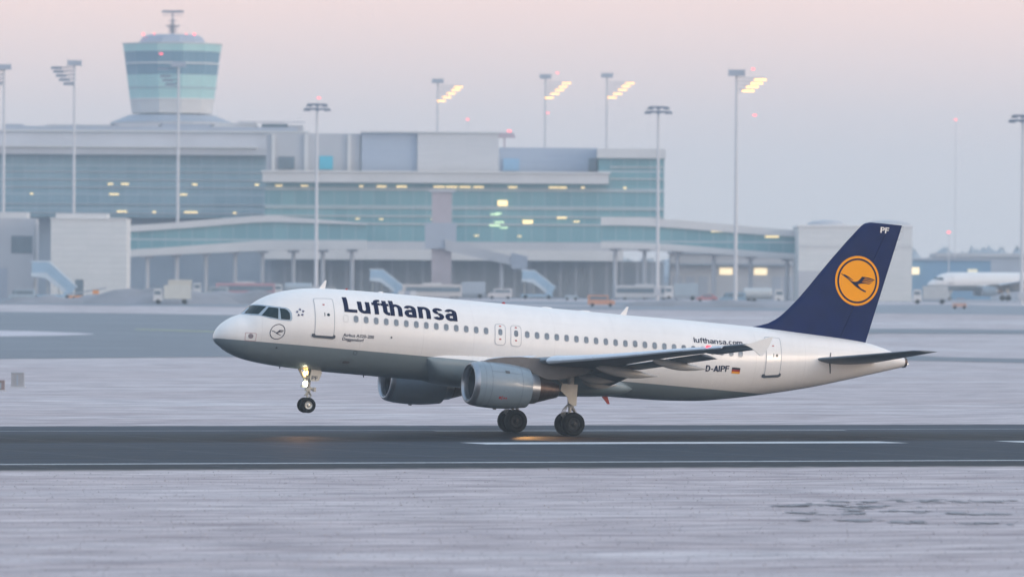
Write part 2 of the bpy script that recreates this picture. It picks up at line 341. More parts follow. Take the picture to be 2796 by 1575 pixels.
AIR = empty('airliner', (0, 0, 0))
tag(AIR, 'white airliner with navy tail fin lifting its nose wheel off the runway', 'airliner')
PITCH = .0806; HZ = -3.55
# local frame = aircraft frame; the hub of the main wheels sits at z = .585 over the world origin
Rm = Matrix.Rotation(PITCH, 4, 'Y')
AIR.matrix_world = Matrix.Translation((0, 0, .585)) @ Rm @ Matrix.Translation((-17.71, 0, -HZ))

def fuselage_mat():
    m = bpy.data.materials.new('fuselage_paint'); m.use_nodes = True; t = m.node_tree; b = t.nodes['Principled BSDF']
    b.inputs['Roughness'].default_value = .38; b.inputs['Coat Weight'].default_value = .35; b.inputs['Coat Roughness'].default_value = .14
    N = t.nodes.new; L = t.links.new; tc = N('ShaderNodeTexCoord'); sp = N('ShaderNodeSeparateXYZ'); L(tc.outputs['Object'], sp.inputs[0])
    ln = N('ShaderNodeMapRange'); ln.inputs['From Min'].default_value = 13; ln.inputs['From Max'].default_value = 21; ln.inputs['To Min'].default_value = -.80; ln.inputs['To Max'].default_value = -1.17; L(sp.outputs['X'], ln.inputs['Value'])
    lt = N('ShaderNodeMath'); lt.operation = 'LESS_THAN'; L(sp.outputs['Z'], lt.inputs[0]); L(ln.outputs[0], lt.inputs[1])
    nz = N('ShaderNodeTexNoise'); nz.inputs['Scale'].default_value = .7; nz.inputs['Detail'].default_value = 7
    mp = N('ShaderNodeMapping'); mp.inputs['Scale'].default_value = (.35, 1, 1.6); L(tc.outputs['Object'], mp.inputs[0]); L(mp.outputs[0], nz.inputs['Vector'])
    def rp(a, c):
        r = N('ShaderNodeValToRGB'); r.color_ramp.elements[0].position = .3; r.color_ramp.elements[1].position = .7; r.color_ramp.elements[0].color = (*a, 1); r.color_ramp.elements[1].color = (*c, 1); L(nz.outputs[0], r.inputs[0]); return r
    wh = rp((.77, .77, .78), (.83, .83, .84)); gr = rp((.165, .22, .26), (.20, .26, .30))
    mx = N('ShaderNodeMix'); mx.data_type = 'RGBA'; L(lt.outputs[0], mx.inputs['Factor']); L(wh.outputs[0], mx.inputs['A']); L(gr.outputs[0], mx.inputs['B'])
    # faint skin joints
    cur = mx.outputs['Result']
    for xj in (2.02, 7.0, 10.3, 13.0, 17.35, 20.6, 24.9, 28.5, 31.4):
        s1 = N('ShaderNodeMath'); s1.operation = 'SUBTRACT'; L(sp.outputs['X'], s1.inputs[0]); s1.inputs[1].default_value = xj
        s2 = N('ShaderNodeMath'); s2.operation = 'ABSOLUTE'; L(s1.outputs[0], s2.inputs[0])
        s3 = N('ShaderNodeMath'); s3.operation = 'LESS_THAN'; L(s2.outputs[0], s3.inputs[0]); s3.inputs[1].default_value = .014
        s4 = N('ShaderNodeMath'); s4.operation = 'MULTIPLY'; s4.inputs[1].default_value = .13; L(s3.outputs[0], s4.inputs[0])
        q = N('ShaderNodeMix'); q.data_type = 'RGBA'; L(s4.outputs[0], q.inputs['Factor']); L(cur, q.inputs['A']); q.inputs['B'].default_value = (.2, .2, .22, 1); cur = q.outputs['Result']
    for zj in (1.42, -.42, -1.45):
        s1 = N('ShaderNodeMath'); s1.operation = 'SUBTRACT'; L(sp.outputs['Z'], s1.inputs[0]); s1.inputs[1].default_value = zj
        s2 = N('ShaderNodeMath'); s2.operation = 'ABSOLUTE'; L(s1.outputs[0], s2.inputs[0])
        s3 = N('ShaderNodeMath'); s3.operation = 'LESS_THAN'; L(s2.outputs[0], s3.inputs[0]); s3.inputs[1].default_value = .008
        s4 = N('ShaderNodeMath'); s4.operation = 'MULTIPLY'; s4.inputs[1].default_value = .12; L(s3.outputs[0], s4.inputs[0])
        q = N('ShaderNodeMix'); q.data_type = 'RGBA'; L(s4.outputs[0], q.inputs['Factor']); L(cur, q.inputs['A']); q.inputs['B'].default_value = (.2, .2, .22, 1); cur = q.outputs['Result']
    gn = N('ShaderNodeTexNoise'); gm = N('ShaderNodeMapping'); gm.inputs['Scale'].default_value = (3.2, 1, .22); L(tc.outputs['Object'], gm.inputs[0]); L(gm.outputs[0], gn.inputs['Vector']); gn.inputs['Scale'].default_value = 1; gn.inputs['Detail'].default_value = 8; gn.inputs['Roughness'].default_value = .65
    gr2 = N('ShaderNodeMapRange'); gr2.inputs['From Min'].default_value = .35; gr2.inputs['From Max'].default_value = .75; gr2.inputs['To Min'].default_value = 1.0; gr2.inputs['To Max'].default_value = .945; L(gn.outputs[0], gr2.inputs['Value'])
    gs = N('ShaderNodeVectorMath'); gs.operation = 'SCALE'; L(cur, gs.inputs[0]); L(gr2.outputs[0], gs.inputs['Scale']); cur = gs.outputs[0]
    rn = N('ShaderNodeTexNoise'); rn.inputs['Scale'].default_value = 1.4; rn.inputs['Detail'].default_value = 2; L(tc.outputs['Object'], rn.inputs['Vector'])
    bp = N('ShaderNodeBump'); bp.inputs['Strength'].default_value = .35; bp.inputs['Distance'].default_value = .02; L(rn.outputs[0], bp.inputs['Height']); L(bp.outputs[0], b.inputs['Normal']); L(bp.outputs[0], b.inputs['Coat Normal'])
    L(cur, b.inputs['Base Color'])
    return m
FUS = fuselage_mat()
xs = [0, .02, .05, .08, .13, .19] + [.25 + .1 * i for i in range(58)] + [6.1 + .5 * i for i in range(33)] + [22.5 + .25 * i for i in range(60)] + [37.57]
NS = 96; v = []; f = []
for x in xs[1:]:
    t, b = TOP(x), BOT(x)
    for i in range(NS):
        a = 2 * PI * i / NS; v.append((x, HW(x) * math.cos(a), (t + b) / 2 + (t - b) / 2 * math.sin(a)))
nr = len(xs) - 1
for j in range(nr - 1):
    for i in range(NS): f.append((j * NS + i, j * NS + (i + 1) % NS, (j + 1) * NS + (i + 1) % NS, (j + 1) * NS + i))
v.append((0, 0, -.74)); f += [(i, nr * NS, (i + 1) % NS) for i in range(NS)]
f.append(tuple((nr - 1) * NS + i for i in range(NS)))
fus = obj('fuselage', v, f, FUS, AIR, angle=.5)

# ---- decals: thin skins that follow the fuselage
def refine(bm, axis, step):
    co = [v.co[axis] for v in bm.verts]
    if not co: return
    a, b = min(co), max(co); k = math.floor(a / step) + 1
    while k * step < b - 1e-6:
        no = Vector((0, 0, 0)); no[axis] = 1; pc = Vector((0, 0, 0)); pc[axis] = k * step
        bmesh.ops.bisect_plane(bm, geom=bm.verts[:] + bm.edges[:] + bm.faces[:], plane_co=pc, plane_no=no); k += 1
def skin(name, polys, mats, parent, off=.012, mapf=None, step=(.12, .06), mis=None):
    """polys: lists of 2D points (ngons); mapf(u, v, off) -> 3D"""
    bm = bmesh.new()
    for i, pl in enumerate(polys):
        fc = bm.faces.new([bm.verts.new((a, b, 0)) for a, b in pl]); fc.material_index = mis[i] if mis else 0
    bmesh.ops.triangulate(bm, faces=bm.faces[:])
    if step: refine(bm, 0, step[0]); refine(bm, 1, step[1])
    for v_ in bm.verts: v_.co = mapf(v_.co.x, v_.co.y, off)
    me = bpy.data.meshes.new(name); bm.to_mesh(me); bm.free()
    for m_ in (mats if isinstance(mats, (list, tuple)) else [mats]): me.materials.append(m_)
    me.polygons.foreach_set('use_smooth', [True] * len(me.polygons))
    return link(bpy.data.objects.new(name, me), parent)
def fmap(x, phi, off): return surf(x, phi, off)
def xz(pl): return [(x, phi_of(x, z)) for x, z in pl]
def rrect(cx, cy, w_, h_, r, n=5):
    o = []
    for (sx, sy, a0) in ((1, 1, 0), (-1, 1, 90), (-1, -1, 180), (1, -1, 270)):
        for k in range(n + 1):
            a = R_(a0 + 90 * k / n); o.append((cx + sx * (w_ / 2 - r) + r * math.cos(a), cy + sy * (h_ / 2 - r) + r * math.sin(a)))
    return o
def ring(outer, inner):
    n = len(outer); return [[outer[i], outer[(i + 1) % n], inner[(i + 1) % n], inner[i]] for i in range(n)]
def circ(cx, cy, r, n=48, ry=None): return [(cx + r * math.cos(2 * PI * i / n), cy + (ry or r) * math.sin(2 * PI * i / n)) for i in range(n)]

def text_bm(txt, bold=0., shear=0., spacing=1.):
    cu = bpy.data.curves.new('lettering', 'FONT'); cu.body = txt; cu.size = 1; cu.offset = bold; cu.resolution_u = 5; cu.space_character = spacing; cu.shear = shear
    o = bpy.data.objects.new('lettering', cu); scene.collection.objects.link(o)
    dg = bpy.context.evaluated_depsgraph_get(); me = o.evaluated_get(dg).to_mesh()
    bm = bmesh.new(); bm.from_mesh(me); o.evaluated_get(dg).to_mesh_clear(); bpy.data.objects.remove(o); bpy.data.curves.remove(cu)
    return bm
def lettering(name, txt, m_, parent, u0, u1, v0, cap, mapf, off=.014, bold=0., step=(.15, .06), spacing=1., shear=0.):
    """text stretched to u0..u1, base line v0, height `cap` for a capital"""
    bm = text_bm(txt, bold, shear, spacing); xs_ = [v.co.x for v in bm.verts]; a, b = min(xs_), max(xs_)
    sx = (u1 - u0) / (b - a); sy = cap / (.727 + 2 * bold)
    for v_ in bm.verts: v_.co = Vector((u0 + (v_.co.x - a) * sx, v0 + (v_.co.y + bold) * sy, 0))
    if step: refine(bm, 0, step[0]); refine(bm, 1, step[1])
    for v_ in bm.verts: v_.co = mapf(v_.co.x, v_.co.y, off)
    me = bpy.data.meshes.new(name); bm.to_mesh(me); bm.free(); me.materials.append(m_)
    return link(bpy.data.objects.new(name, me), parent)
def glyphs(S):
    """grotesque letters as overlapping strokes: S = stroke width, capital height 1; returns {char: (advance, [polygons])}"""
    def rc(x0, y0, x1, y1): return [(x0, y0), (x1, y0), (x1, y1), (x0, y1)]
    def bd(cx, cy, ro, rq, a0, a1, sx=S, sy=None):
        sy = sy or sx * .82; n = max(4, int(abs(a1 - a0) / 12)); o = []; i_ = []
        for k in range(n + 1):
            a = R_(a0 + (a1 - a0) * k / n); c, q = math.cos(a), math.sin(a); o.append((cx + ro * c, cy + rq * q)); i_.append((cx + (ro - sx) * c, cy + (rq - sy) * q))
        return [[o[k], o[k + 1], i_[k + 1], i_[k]] for k in range(n)]
    X = .735; h = S * .82; g = {}; W = .58
    g['L'] = (.66, [rc(0, 0, S * 1.03, 1), rc(S, 0, .61, S * .86)])
    g['l'] = (S + .10, [rc(0, 0, S, 1)])
    g['i'] = g['l']; g['.'] = (S + .12, [rc(.01, 0, S + .01, S)]); g['-'] = (.42, [rc(.04, .30, .36, .30 + h)]); g[' '] = (.3, [])
    g['u'] = (W + .10, [rc(0, .27, S, X), rc(W - S, 0, W, X)] + bd(W / 2, .27, W / 2, .285, 180, 360))
    g['n'] = (W + .10, [rc(0, 0, S, X), rc(W - S, 0, W, X - .27)] + bd(W / 2, X - .27, W / 2, .285, 0, 170))
    g['h'] = (W + .10, [rc(0, 0, S, 1), rc(W - S, 0, W, X - .27)] + bd(W / 2, X - .27, W / 2, .285, 0, 170))
    W2 = .52; g['m'] = (2 * W2 - S + .10, [rc(0, 0, S, X), rc(W2 - S, 0, W2, X - .25), rc(2 * W2 - 2 * S, 0, 2 * W2 - S, X - .25)] + bd(W2 / 2, X - .25, W2 / 2, .265, 0, 170) + bd(W2 / 2 + W2 - S, X - .25, W2 / 2, .265, 0, 170))
    g['f'] = (.42, [rc(.09, 0, .09 + S, .76), rc(0, X - h, .40, X), rc(.09 + S + .07, 1 - h, .42, 1)] + bd(.09 + S + .07, .76, S + .07, .24, 90, 180))
    g['t'] = (.42, [rc(.09, .22, .09 + S, .95), rc(0, X - h, .39, X), rc(.09 + S + .07, 0, .40, h)] + bd(.09 + S + .07, .22, S + .07, .22, 180, 270))
    g['a'] = (.66, [rc(.37 + .19 - S, .0, .56, .50), [(.24, .455), (.24, .455 - h), (.40, .475 - h), (.40, .475)]] + bd(.28, .50, .28, .25, 0, 168) + bd(.245, .222, .245, .235, 80, 325))
    g['s'] = (.60, bd(.27, .537, .25, .213, 18, 270) + bd(.27, .20, .265, .213, -160, 90) + [[(.20, .42), (.34, .42), (.34, .325), (.20, .325)]])
    g['c'] = (.62, bd(.285, .365, .285, .385, 42, 318)); g['o'] = (.66, bd(.30, .365, .30, .385, 0, 360))
    g['D'] = (.76, [rc(0, 0, S, 1), rc(S, 1 - h, .31, 1), rc(S, 0, .31, h)] + bd(.31, .5, .38, .5, -90, 90))
    g['A'] = (.76, [[(0, 0), (S * 1.08, 0), (.47, 1), (.27, 1)], [(.74 - S * 1.08, 0), (.74, 0), (.47, 1), (.27, 1)], rc(.2, .2, .54, .2 + h * .9)])
    g['I'] = (S + .11, [rc(0, 0, S, 1)])
    g['P'] = (.70, [rc(0, 0, S, 1), rc(S, 1 - h, .36, 1), rc(S, .40, .36, .40 + h)] + bd(.36, .70, .29, .30, -90, 90))
    g['F'] = (.64, [rc(0, 0, S, 1), rc(S, 1 - h * 1.05, .60, 1), rc(S, .44, .55, .44 + h)])
    return g
GB, GM = glyphs(.205), glyphs(.165)
def signwriting(name, txt, G, m_, parent, u0, u1, v0, cap_, mapf, off=.014, step=(.2, .05)):
    """draws txt with the stroke letters; every stroke sits a hair above the one before"""
    x = 0; pl = []; g_ = []
    for k, c in enumerate(txt):
        adv, P_ = G[c]
        for q, p_ in enumerate(P_): pl.append([(a + x, b) for a, b in p_]); g_.append(0)
        x += adv
    xm = max(a for p_ in pl for a, b in p_); sx = (u1 - u0) / xm
    bm = bmesh.new(); lay = bm.faces.layers.int.new('k')
    for i, p_ in enumerate(pl):
        f_ = bm.faces.new([bm.verts.new((u0 + a * sx, v0 + b * cap_, i * 1e-3)) for a, b in p_])
    if step: refine(bm, 0, step[0]); refine(bm, 1, step[1])
    for v_ in bm.verts: v_.co = mapf(v_.co.x, v_.co.y, off + round(v_.co.z * 1e3) % 7 * 4e-4)
    me = bpy.data.meshes.new(name); bm.to_mesh(me); bm.free(); me.materials.append(m_)
    return link(bpy.data.objects.new(name, me), parent)
b0 = phi_of(9, 1.05); cap = phi_of(9, 1.78) - b0
signwriting('title_lettering', 'Lufthansa', GB, NAVYTXT, AIR, 6.10, 12.12, b0, cap, fmap)
signwriting('web_lettering', 'lufthansa.com', GM, NAVYTXT, AIR, 24.97, 27.72, phi_of(26, 1.11), phi_of(26, 1.36) - phi_of(26, 1.11), fmap)
signwriting('registration_lettering', 'D-AIPF', GB, NAVYTXT, AIR, 25.66, 26.98, phi_of(26, -.29), phi_of(26, .02) - phi_of(26, -.29), fmap)
lettering('type_lettering', 'Airbus A320-200', NAVYTXT, AIR, 6.06, 7.68, phi_of(7, -.17), phi_of(7, -.01) - phi_of(7, -.17), fmap, bold=.012)
lettering('name_lettering', 'Deggendorf', NAVYTXT, AIR, 6.04, 7.17, phi_of(7, -.37), phi_of(7, -.21) - phi_of(7, -.37), fmap, bold=.012)
# flag
fl = []
for k in range(3):
    z1 = .02 - k * .1; fl.append(xz([(27.14, z1), (27.62, z1), (27.62, z1 - .1), (27.14, z1 - .1)]))
skin('national_flag', fl, [BLKM, FRED, FGOLD], AIR, mapf=fmap, mis=[0, 1, 2])
# crane emblem polygons in a unit circle
def lg(pts): return [((x - 750) / 525, -(y - 740) / 590) for x, y in pts]
CRANE = [lg(p) for p in (
    [(355, 600), (440, 640), (535, 700), (620, 760), (700, 800), (765, 828), (810, 875), (860, 915), (980, 965), (965, 992), (900, 972), (820, 935), (740, 890), (650, 825), (540, 730), (440, 668), (355, 612)],
    [(400, 622), (440, 618), (540, 665), (650, 735), (640, 742), (530, 686), (430, 642)],
    [(620, 762), (700, 768), (755, 747), (800, 705), (828, 665), (850, 630), (940, 632), (905, 675), (880, 712), (860, 760), (845, 796), (800, 810), (765, 829), (700, 802)],
    [(900, 631), (1000, 638), (1085, 655), (1162, 682), (1150, 697), (1060, 677), (920, 655)],
    [(895, 672), (1010, 684), (1125, 710), (1115, 727), (1000, 708), (885, 698)],
    [(875, 712), (980, 722), (1092, 746), (1080, 762), (980, 744), (865, 738)],
    [(855, 752), (940, 762), (1056, 776), (1040, 795), (930, 785), (845, 797)])]
def emblem_map(cx, cz, r):
    ph = phi_of(cx, cz); rr_ = arc_r(cx)
    return lambda u, v_, off: surf(cx + u * r, ph + v_ * r / rr_, off)
em = skin('nose_emblem_ring', ring(circ(0, 0, 1, 40), circ(0, 0, .91, 40)), NAVYTXT, AIR, mapf=emblem_map(2.74, -.24, .37), step=None)
skin('crane_figure', CRANE, NAVYTXT, em, mapf=emblem_map(2.74, -.24, .40), step=(.2, .2))
# five-dart star emblem
st = []
for k in range(5):
    a = PI / 2 + 2 * PI * k / 5
    st.append([(math.cos(a) * 1.0, math.sin(a) * 1.0), (math.cos(a + .55) * .72, math.sin(a + .55) * .72), (math.cos(a - .10) * .40, math.sin(a - .10) * .40)])
    st.append([(math.cos(a) * 1.0, math.sin(a) * 1.0), (math.cos(a - .10) * .40, math.sin(a - .10) * .40), (math.cos(a - .42) * .62, math.sin(a - .42) * .62)])
skin('star_emblem', st, [SILV, NAVYTXT], AIR, mapf=emblem_map(3.83, .80, .235), step=(.3, .3), mis=[0, 1] * 5)

# ---- cabin windows
def cabin_window(x, z=.72):
    ph = phi_of(x, z); r = arc_r(x)
    outer = [(x + a, ph + b / r) for a, b in rrect(0, 0, .27, .37, .12)]; inner = [(x + a, ph + b / r) for a, b in rrect(0, 0, .215, .315, .10)]
    wn = skin('cabin_window', ring(outer, inner), WRIM, AIR, mapf=fmap, step=(5, .03), off=.016)
    skin('pane', [inner], WPANE, wn, mapf=fmap, step=(.2, .03), off=.012)
    return wn
w0 = cabin_window(6.69)
def win_at(x, dz=0.):
    c = w0.copy(); scene.collection.objects.link(c); c.parent = AIR; c.location = (x - 6.69, 0, dz)
    for ch in w0.children: d = ch.copy(); scene.collection.objects.link(d); d.parent = c
for k in range(1, 14): win_at(6.69 + .5334 * k)
for k in range(11): win_at(15.84 + .5334 * k)
for k in range(11, 23): cabin_window(15.84 + .5334 * k, .745)
# blanked first window
o1 = [(6.15 + a, phi_of(6.15, .70) + b / 2.02) for a, b in rrect(0, 0, .27, .37, .12)]; i1 = [(6.15 + a, phi_of(6.15, .70) + b / 2.02) for a, b in rrect(0, 0, .23, .33, .10)]
tag(skin('blanked_window', ring(o1, i1), FAINT, AIR, mapf=fmap, step=None), 'painted-over blank window ahead of the first pane')
# ---- doors
def door(name, x0, x1, z0, z1, rad=.12, seam=.035, m_=SEAM):
    cx, cy = (x0 + x1) / 2, (z0 + z1) / 2; p0, p1 = phi_of(cx, z0), phi_of(cx, z1); r = arc_r(cx); hh = (p1 - p0) * r; pc = (p0 + p1) / 2
    out_ = [(cx + a, pc + b / r) for a, b in rrect(0, 0, x1 - x0, hh, rad)]; inn = [(cx + a, pc + b / r) for a, b in rrect(0, 0, x1 - x0 - 2 * seam, hh - 2 * seam, rad - seam * .6)]
    d = skin(name, [inn], WHITE, AIR, mapf=fmap, step=(.15, .05), off=.012)
    skin('door_seam', ring(out_, inn), m_, d, mapf=fmap, step=(5, .05), off=.016)
    return d, cx, pc, r
for (x0, x1, z0, z1) in ((4.56, 5.58, -.27, 1.60), (29.05, 29.96, -.22, 1.72)):
    d, cx, pc, r = door('cabin_door', x0, x1, z0, z1)
    mk = lambda nm, m_, pl, o_=.02: skin(nm, pl, m_, d, mapf=fmap, step=(1, .05), off=o_)
    zp = lambda zz: phi_of(cx, zz)
    mk('door_sill', SILL, [[(x0 - .12, zp(z0 - .02)), (x0 - .12, zp(z0 + .1)), (x0 + .02, zp(z0 + .12)), (x0 + .06, zp(z0 + .04)), (x1 - .06, zp(z0 + .04)), (x1 - .02, zp(z0 + .12)), (x1 + .07, zp(z0 + .08)), (x1 + .07, zp(z0 - .04)), (x1 - .05, zp(z0 - .10)), (x0 + .02, zp(z0 - .08))]], .03)
    mk('door_window', GLASS, [[(cx + .18 + a, zp(.80) + b / r) for a, b in circ(0, 0, .075, 16)]])
    mk('door_handle', SILL, [[(cx - .03, zp(.72)), (cx + .01, zp(.72)), (cx + .01, zp(.9)), (cx - .03, zp(.9))]])
    mk('door_stencil', REDM, [[(cx - .08, zp(1.26)), (cx + .03, zp(1.26)), (cx + .03, zp(1.31)), (cx - .08, zp(1.31))]])
for xc in (14.39, 15.24):
    d, cx, pc, r = door('overwing_exit', xc - .29, xc + .29, .07, 1.12, .17, .028)
    ph = phi_of(xc, .72)
    skin('exit_window', [[(xc + a, ph + b / 2.02) for a, b in rrect(0, 0, .22, .32, .10)]], WPANE, d, mapf=fmap, step=(.2, .03), off=.022)
    for zz in (.98, .34):
        p_ = phi_of(xc, zz); skin('exit_stencil', [[(xc - .06, p_), (xc + .05, p_), (xc + .05, p_ + .03), (xc - .06, p_ + .03)]], REDM, d, mapf=fmap, step=None, off=.022)
# static port plate, small markings
op = rrect(1.50, -.60, .52, .40, .05); pp = [(x, phi_of(x, z)) for x, z in op]; ip = [(x, phi_of(x, z)) for x, z in rrect(1.50, -.60, .48, .36, .04)]
sp_ = skin('static_port', ring(pp, ip), mat('pale_red_outline', (.45, .25, .28), .5), AIR, mapf=fmap, step=None)
skin('port_disc', [[(x, phi_of(x, z)) for x, z in circ(1.50, -.56, .12, 24)]], mat('port_disc_metal', (.25, .22, .25), .4, .4), sp_, mapf=fmap, step=(.1, .05))
skin('skin_vent', [[(x, phi_of(x, z)) for x, z in circ(8.6, -.03, .05, 14)]], SILL, AIR, mapf=fmap, step=None)
skin('skin_vent', [[(x, phi_of(x, z)) for x, z in circ(2.83, -1.02, .05, 12)]], SILL, AIR, mapf=fmap, step=None)
skin('skin_vent', ring([(x, phi_of(x, z)) for x, z in circ(6.85, -.93, .11, 20)], [(x, phi_of(x, z)) for x, z in circ(6.85, -.93, .08, 20)]), SILL, AIR, mapf=fmap, step=None)
skin('service_hatch', ring([(x, phi_of(x, z)) for x, z in rrect(6.55, -1.42, .62, .30, .05)], [(x, phi_of(x, z)) for x, z in rrect(6.55, -1.42, .59, .27, .04)]), mat('hatch_seam', (.14, .16, .18), .6), AIR, mapf=fmap, step=None)
skin('service_hatch', [[(x, phi_of(x, z)) for x, z in rrect(6.55, -1.43, .38, .13, .06)]], mat('hatch_dark', (.10, .10, .12), .6), AIR, mapf=fmap, step=(.1, .05))
# ---- cockpit windows, port and starboard
CW = [[(1.42, .545), (1.66, .80), (1.80, .975), (2.03, .975), (2.28, .96), (2.10, .78), (1.88, .545), (1.62, .54)],
      [(2.00, .50), (2.22, .76), (2.38, .94), (2.60, .93), (2.80, .925), (2.76, .60), (2.745, .40), (2.35, .455)],
      [(2.86, .92), (3.08, .915), (3.20, .87), (3.31, .73), (3.33, .50), (3.31, .40), (3.12, .395), (2.885, .40)]]
def densify(pl, n=4):
    o = []
    for i in range(len(pl)):
        a, b = pl[i], pl[(i + 1) % len(pl)]
        for k in range(n): o.append((a[0] + (b[0] - a[0]) * k / n, a[1] + (b[1] - a[1]) * k / n))
    return o
CWF = mat('windshield_frame', (.34, .44, .54), .35, 0, noise=.1)
for s in (-1, 1):
    fm = lambda x, p, off, s=s: surf(x, p, off, s)
    big = [(1.30, .495), (1.62, .80), (1.76, 1.03), (2.1, 1.03), (2.62, 1.00), (3.14, .985), (3.30, .92), (3.41, .76), (3.43, .46), (3.37, .335), (2.9, .335), (2.4, .38), (1.95, .47), (1.6, .475)]
    fr = skin('windshield_frame', [[(x, phi_of(x, z)) for x, z in densify(big)]], CWF, AIR, mapf=fm, step=(.08, .08), off=.008)
    for pl in CW: skin('cockpit_window', [[(x, phi_of(x, z)) for x, z in densify(pl)]], GLASS, AIR, mapf=fm, step=(.08, .08), off=.016)

# ---- belly fairing
FT = pchip([(10.62, -.78), (10.85, -.55), (11.2, -.38), (11.7, -.27), (12.3, -.22), (13.4, -.21), (14.2, -.24), (15.7, -.36), (18, -.55), (20.2, -.80), (21.2, -1.05), (21.8, -1.30), (22.1, -1.50)])
FB = pchip([(10.62, -.90), (10.9, -1.5), (11.4, -1.95), (12.3, -2.12), (14, -2.20), (18, -2.20), (19.4, -2.12), (21, -1.96), (21.8, -1.75), (22.1, -1.52)])
FWd = pchip([(10.62, 1.72), (10.9, 1.86), (11.5, 1.99), (12.5, 2.06), (14, 2.16), (19, 2.16), (20.5, 2.02), (21.5, 1.72), (22.1, 1.15)])
v = []; f = []; xs = [10.62 + (22.1 - 10.62) * i / 70 for i in range(71)]; n = 48
for x in xs:
    t, b, a = FT(x), FB(x), FWd(x); zc = (t + b) / 2; hb = (t - b) / 2
    for i in range(n):
        q = 2 * PI * i / n; c, s = math.cos(q), math.sin(q)
        v.append((x, a * abs(c) ** .62 * (1 if c >= 0 else -1), zc + hb * abs(s) ** .85 * (1 if s >= 0 else -1)))
for j in range(70):
    for i in range(n): f.append((j * n + i, j * n + (i + 1) % n, (j + 1) * n + (i + 1) % n, (j + 1) * n + i))
f += [tuple(range(n)), tuple(70 * n + i for i in range(n))]
bf = obj('belly_fairing', v, f, FUS, AIR, angle=.6)
# seam along the fairing's front edge
def wire(name, pts, r, m_, parent, n=6):
    b = MB()
    for a, c in zip(pts[:-1], pts[1:]): b.tube(a, c, r, n=n)
    return b.build(name, m_, parent, smooth=True)

# ---- lifting surfaces
def naca(u, t): return 5 * t * (.2969 * math.sqrt(max(u, 0)) - .126 * u - .3516 * u * u + .2843 * u ** 3 - .1036 * u ** 4)
US = [0, .004, .012, .03, .06, .1, .16, .24, .34, .46, .58, .7, .82, .92, 1]
def loft(name, secs, m_, parent, us=US, tip=True, camber=.015):
    """secs: (y, xle, zle, xte, zte, t) symmetric-ish aerofoils; one closed mesh"""
    v = []; f = []
    ring_u = [(u, 1) for u in us[::-1]] + [(u, -1) for u in us[1:-1]]
    n = len(ring_u)
    for (y, xl, zl, xt, zt, t) in secs:
        c = math.hypot(xt - xl, zt - zl)
        for u, s in ring_u:
            z = zl + (zt - zl) * u + (s * naca(u, t) + camber * 4 * u * (1 - u)) * c
            v.append((xl + (xt - xl) * u, y, z))
    for j in range(len(secs) - 1):
        for i in range(n): f.append((j * n + i, j * n + (i + 1) % n, (j + 1) * n + (i + 1) % n, (j + 1) * n + i))
    f += [tuple(range(n))[::-1], tuple((len(secs) - 1) * n + i for i in range(n))]
    return obj(name, v, f, m_, parent, angle=.6)
LEx = lambda y: 12.9 + .53 * (y - 2)
LEz = pchip([(1.2, -1.16), (2, -1.08), (5.75, -.60), (7.3, -.45), (10.8, -.03), (13.4, .33), (15.66, .60), (17.3, .82)])
TEx = pchip([(1.2, 19.0), (2, 19.0), (6.4, 18.95), (13.1, 20.72), (17.1, 22.2)])
TEz = pchip([(1.2, -1.25), (2, -1.20), (6.4, -.58), (13.1, .32), (17.1, .80)])
TT = pchip([(1.2, .125), (6.4, .115), (13, .105), (17.1, .10)])
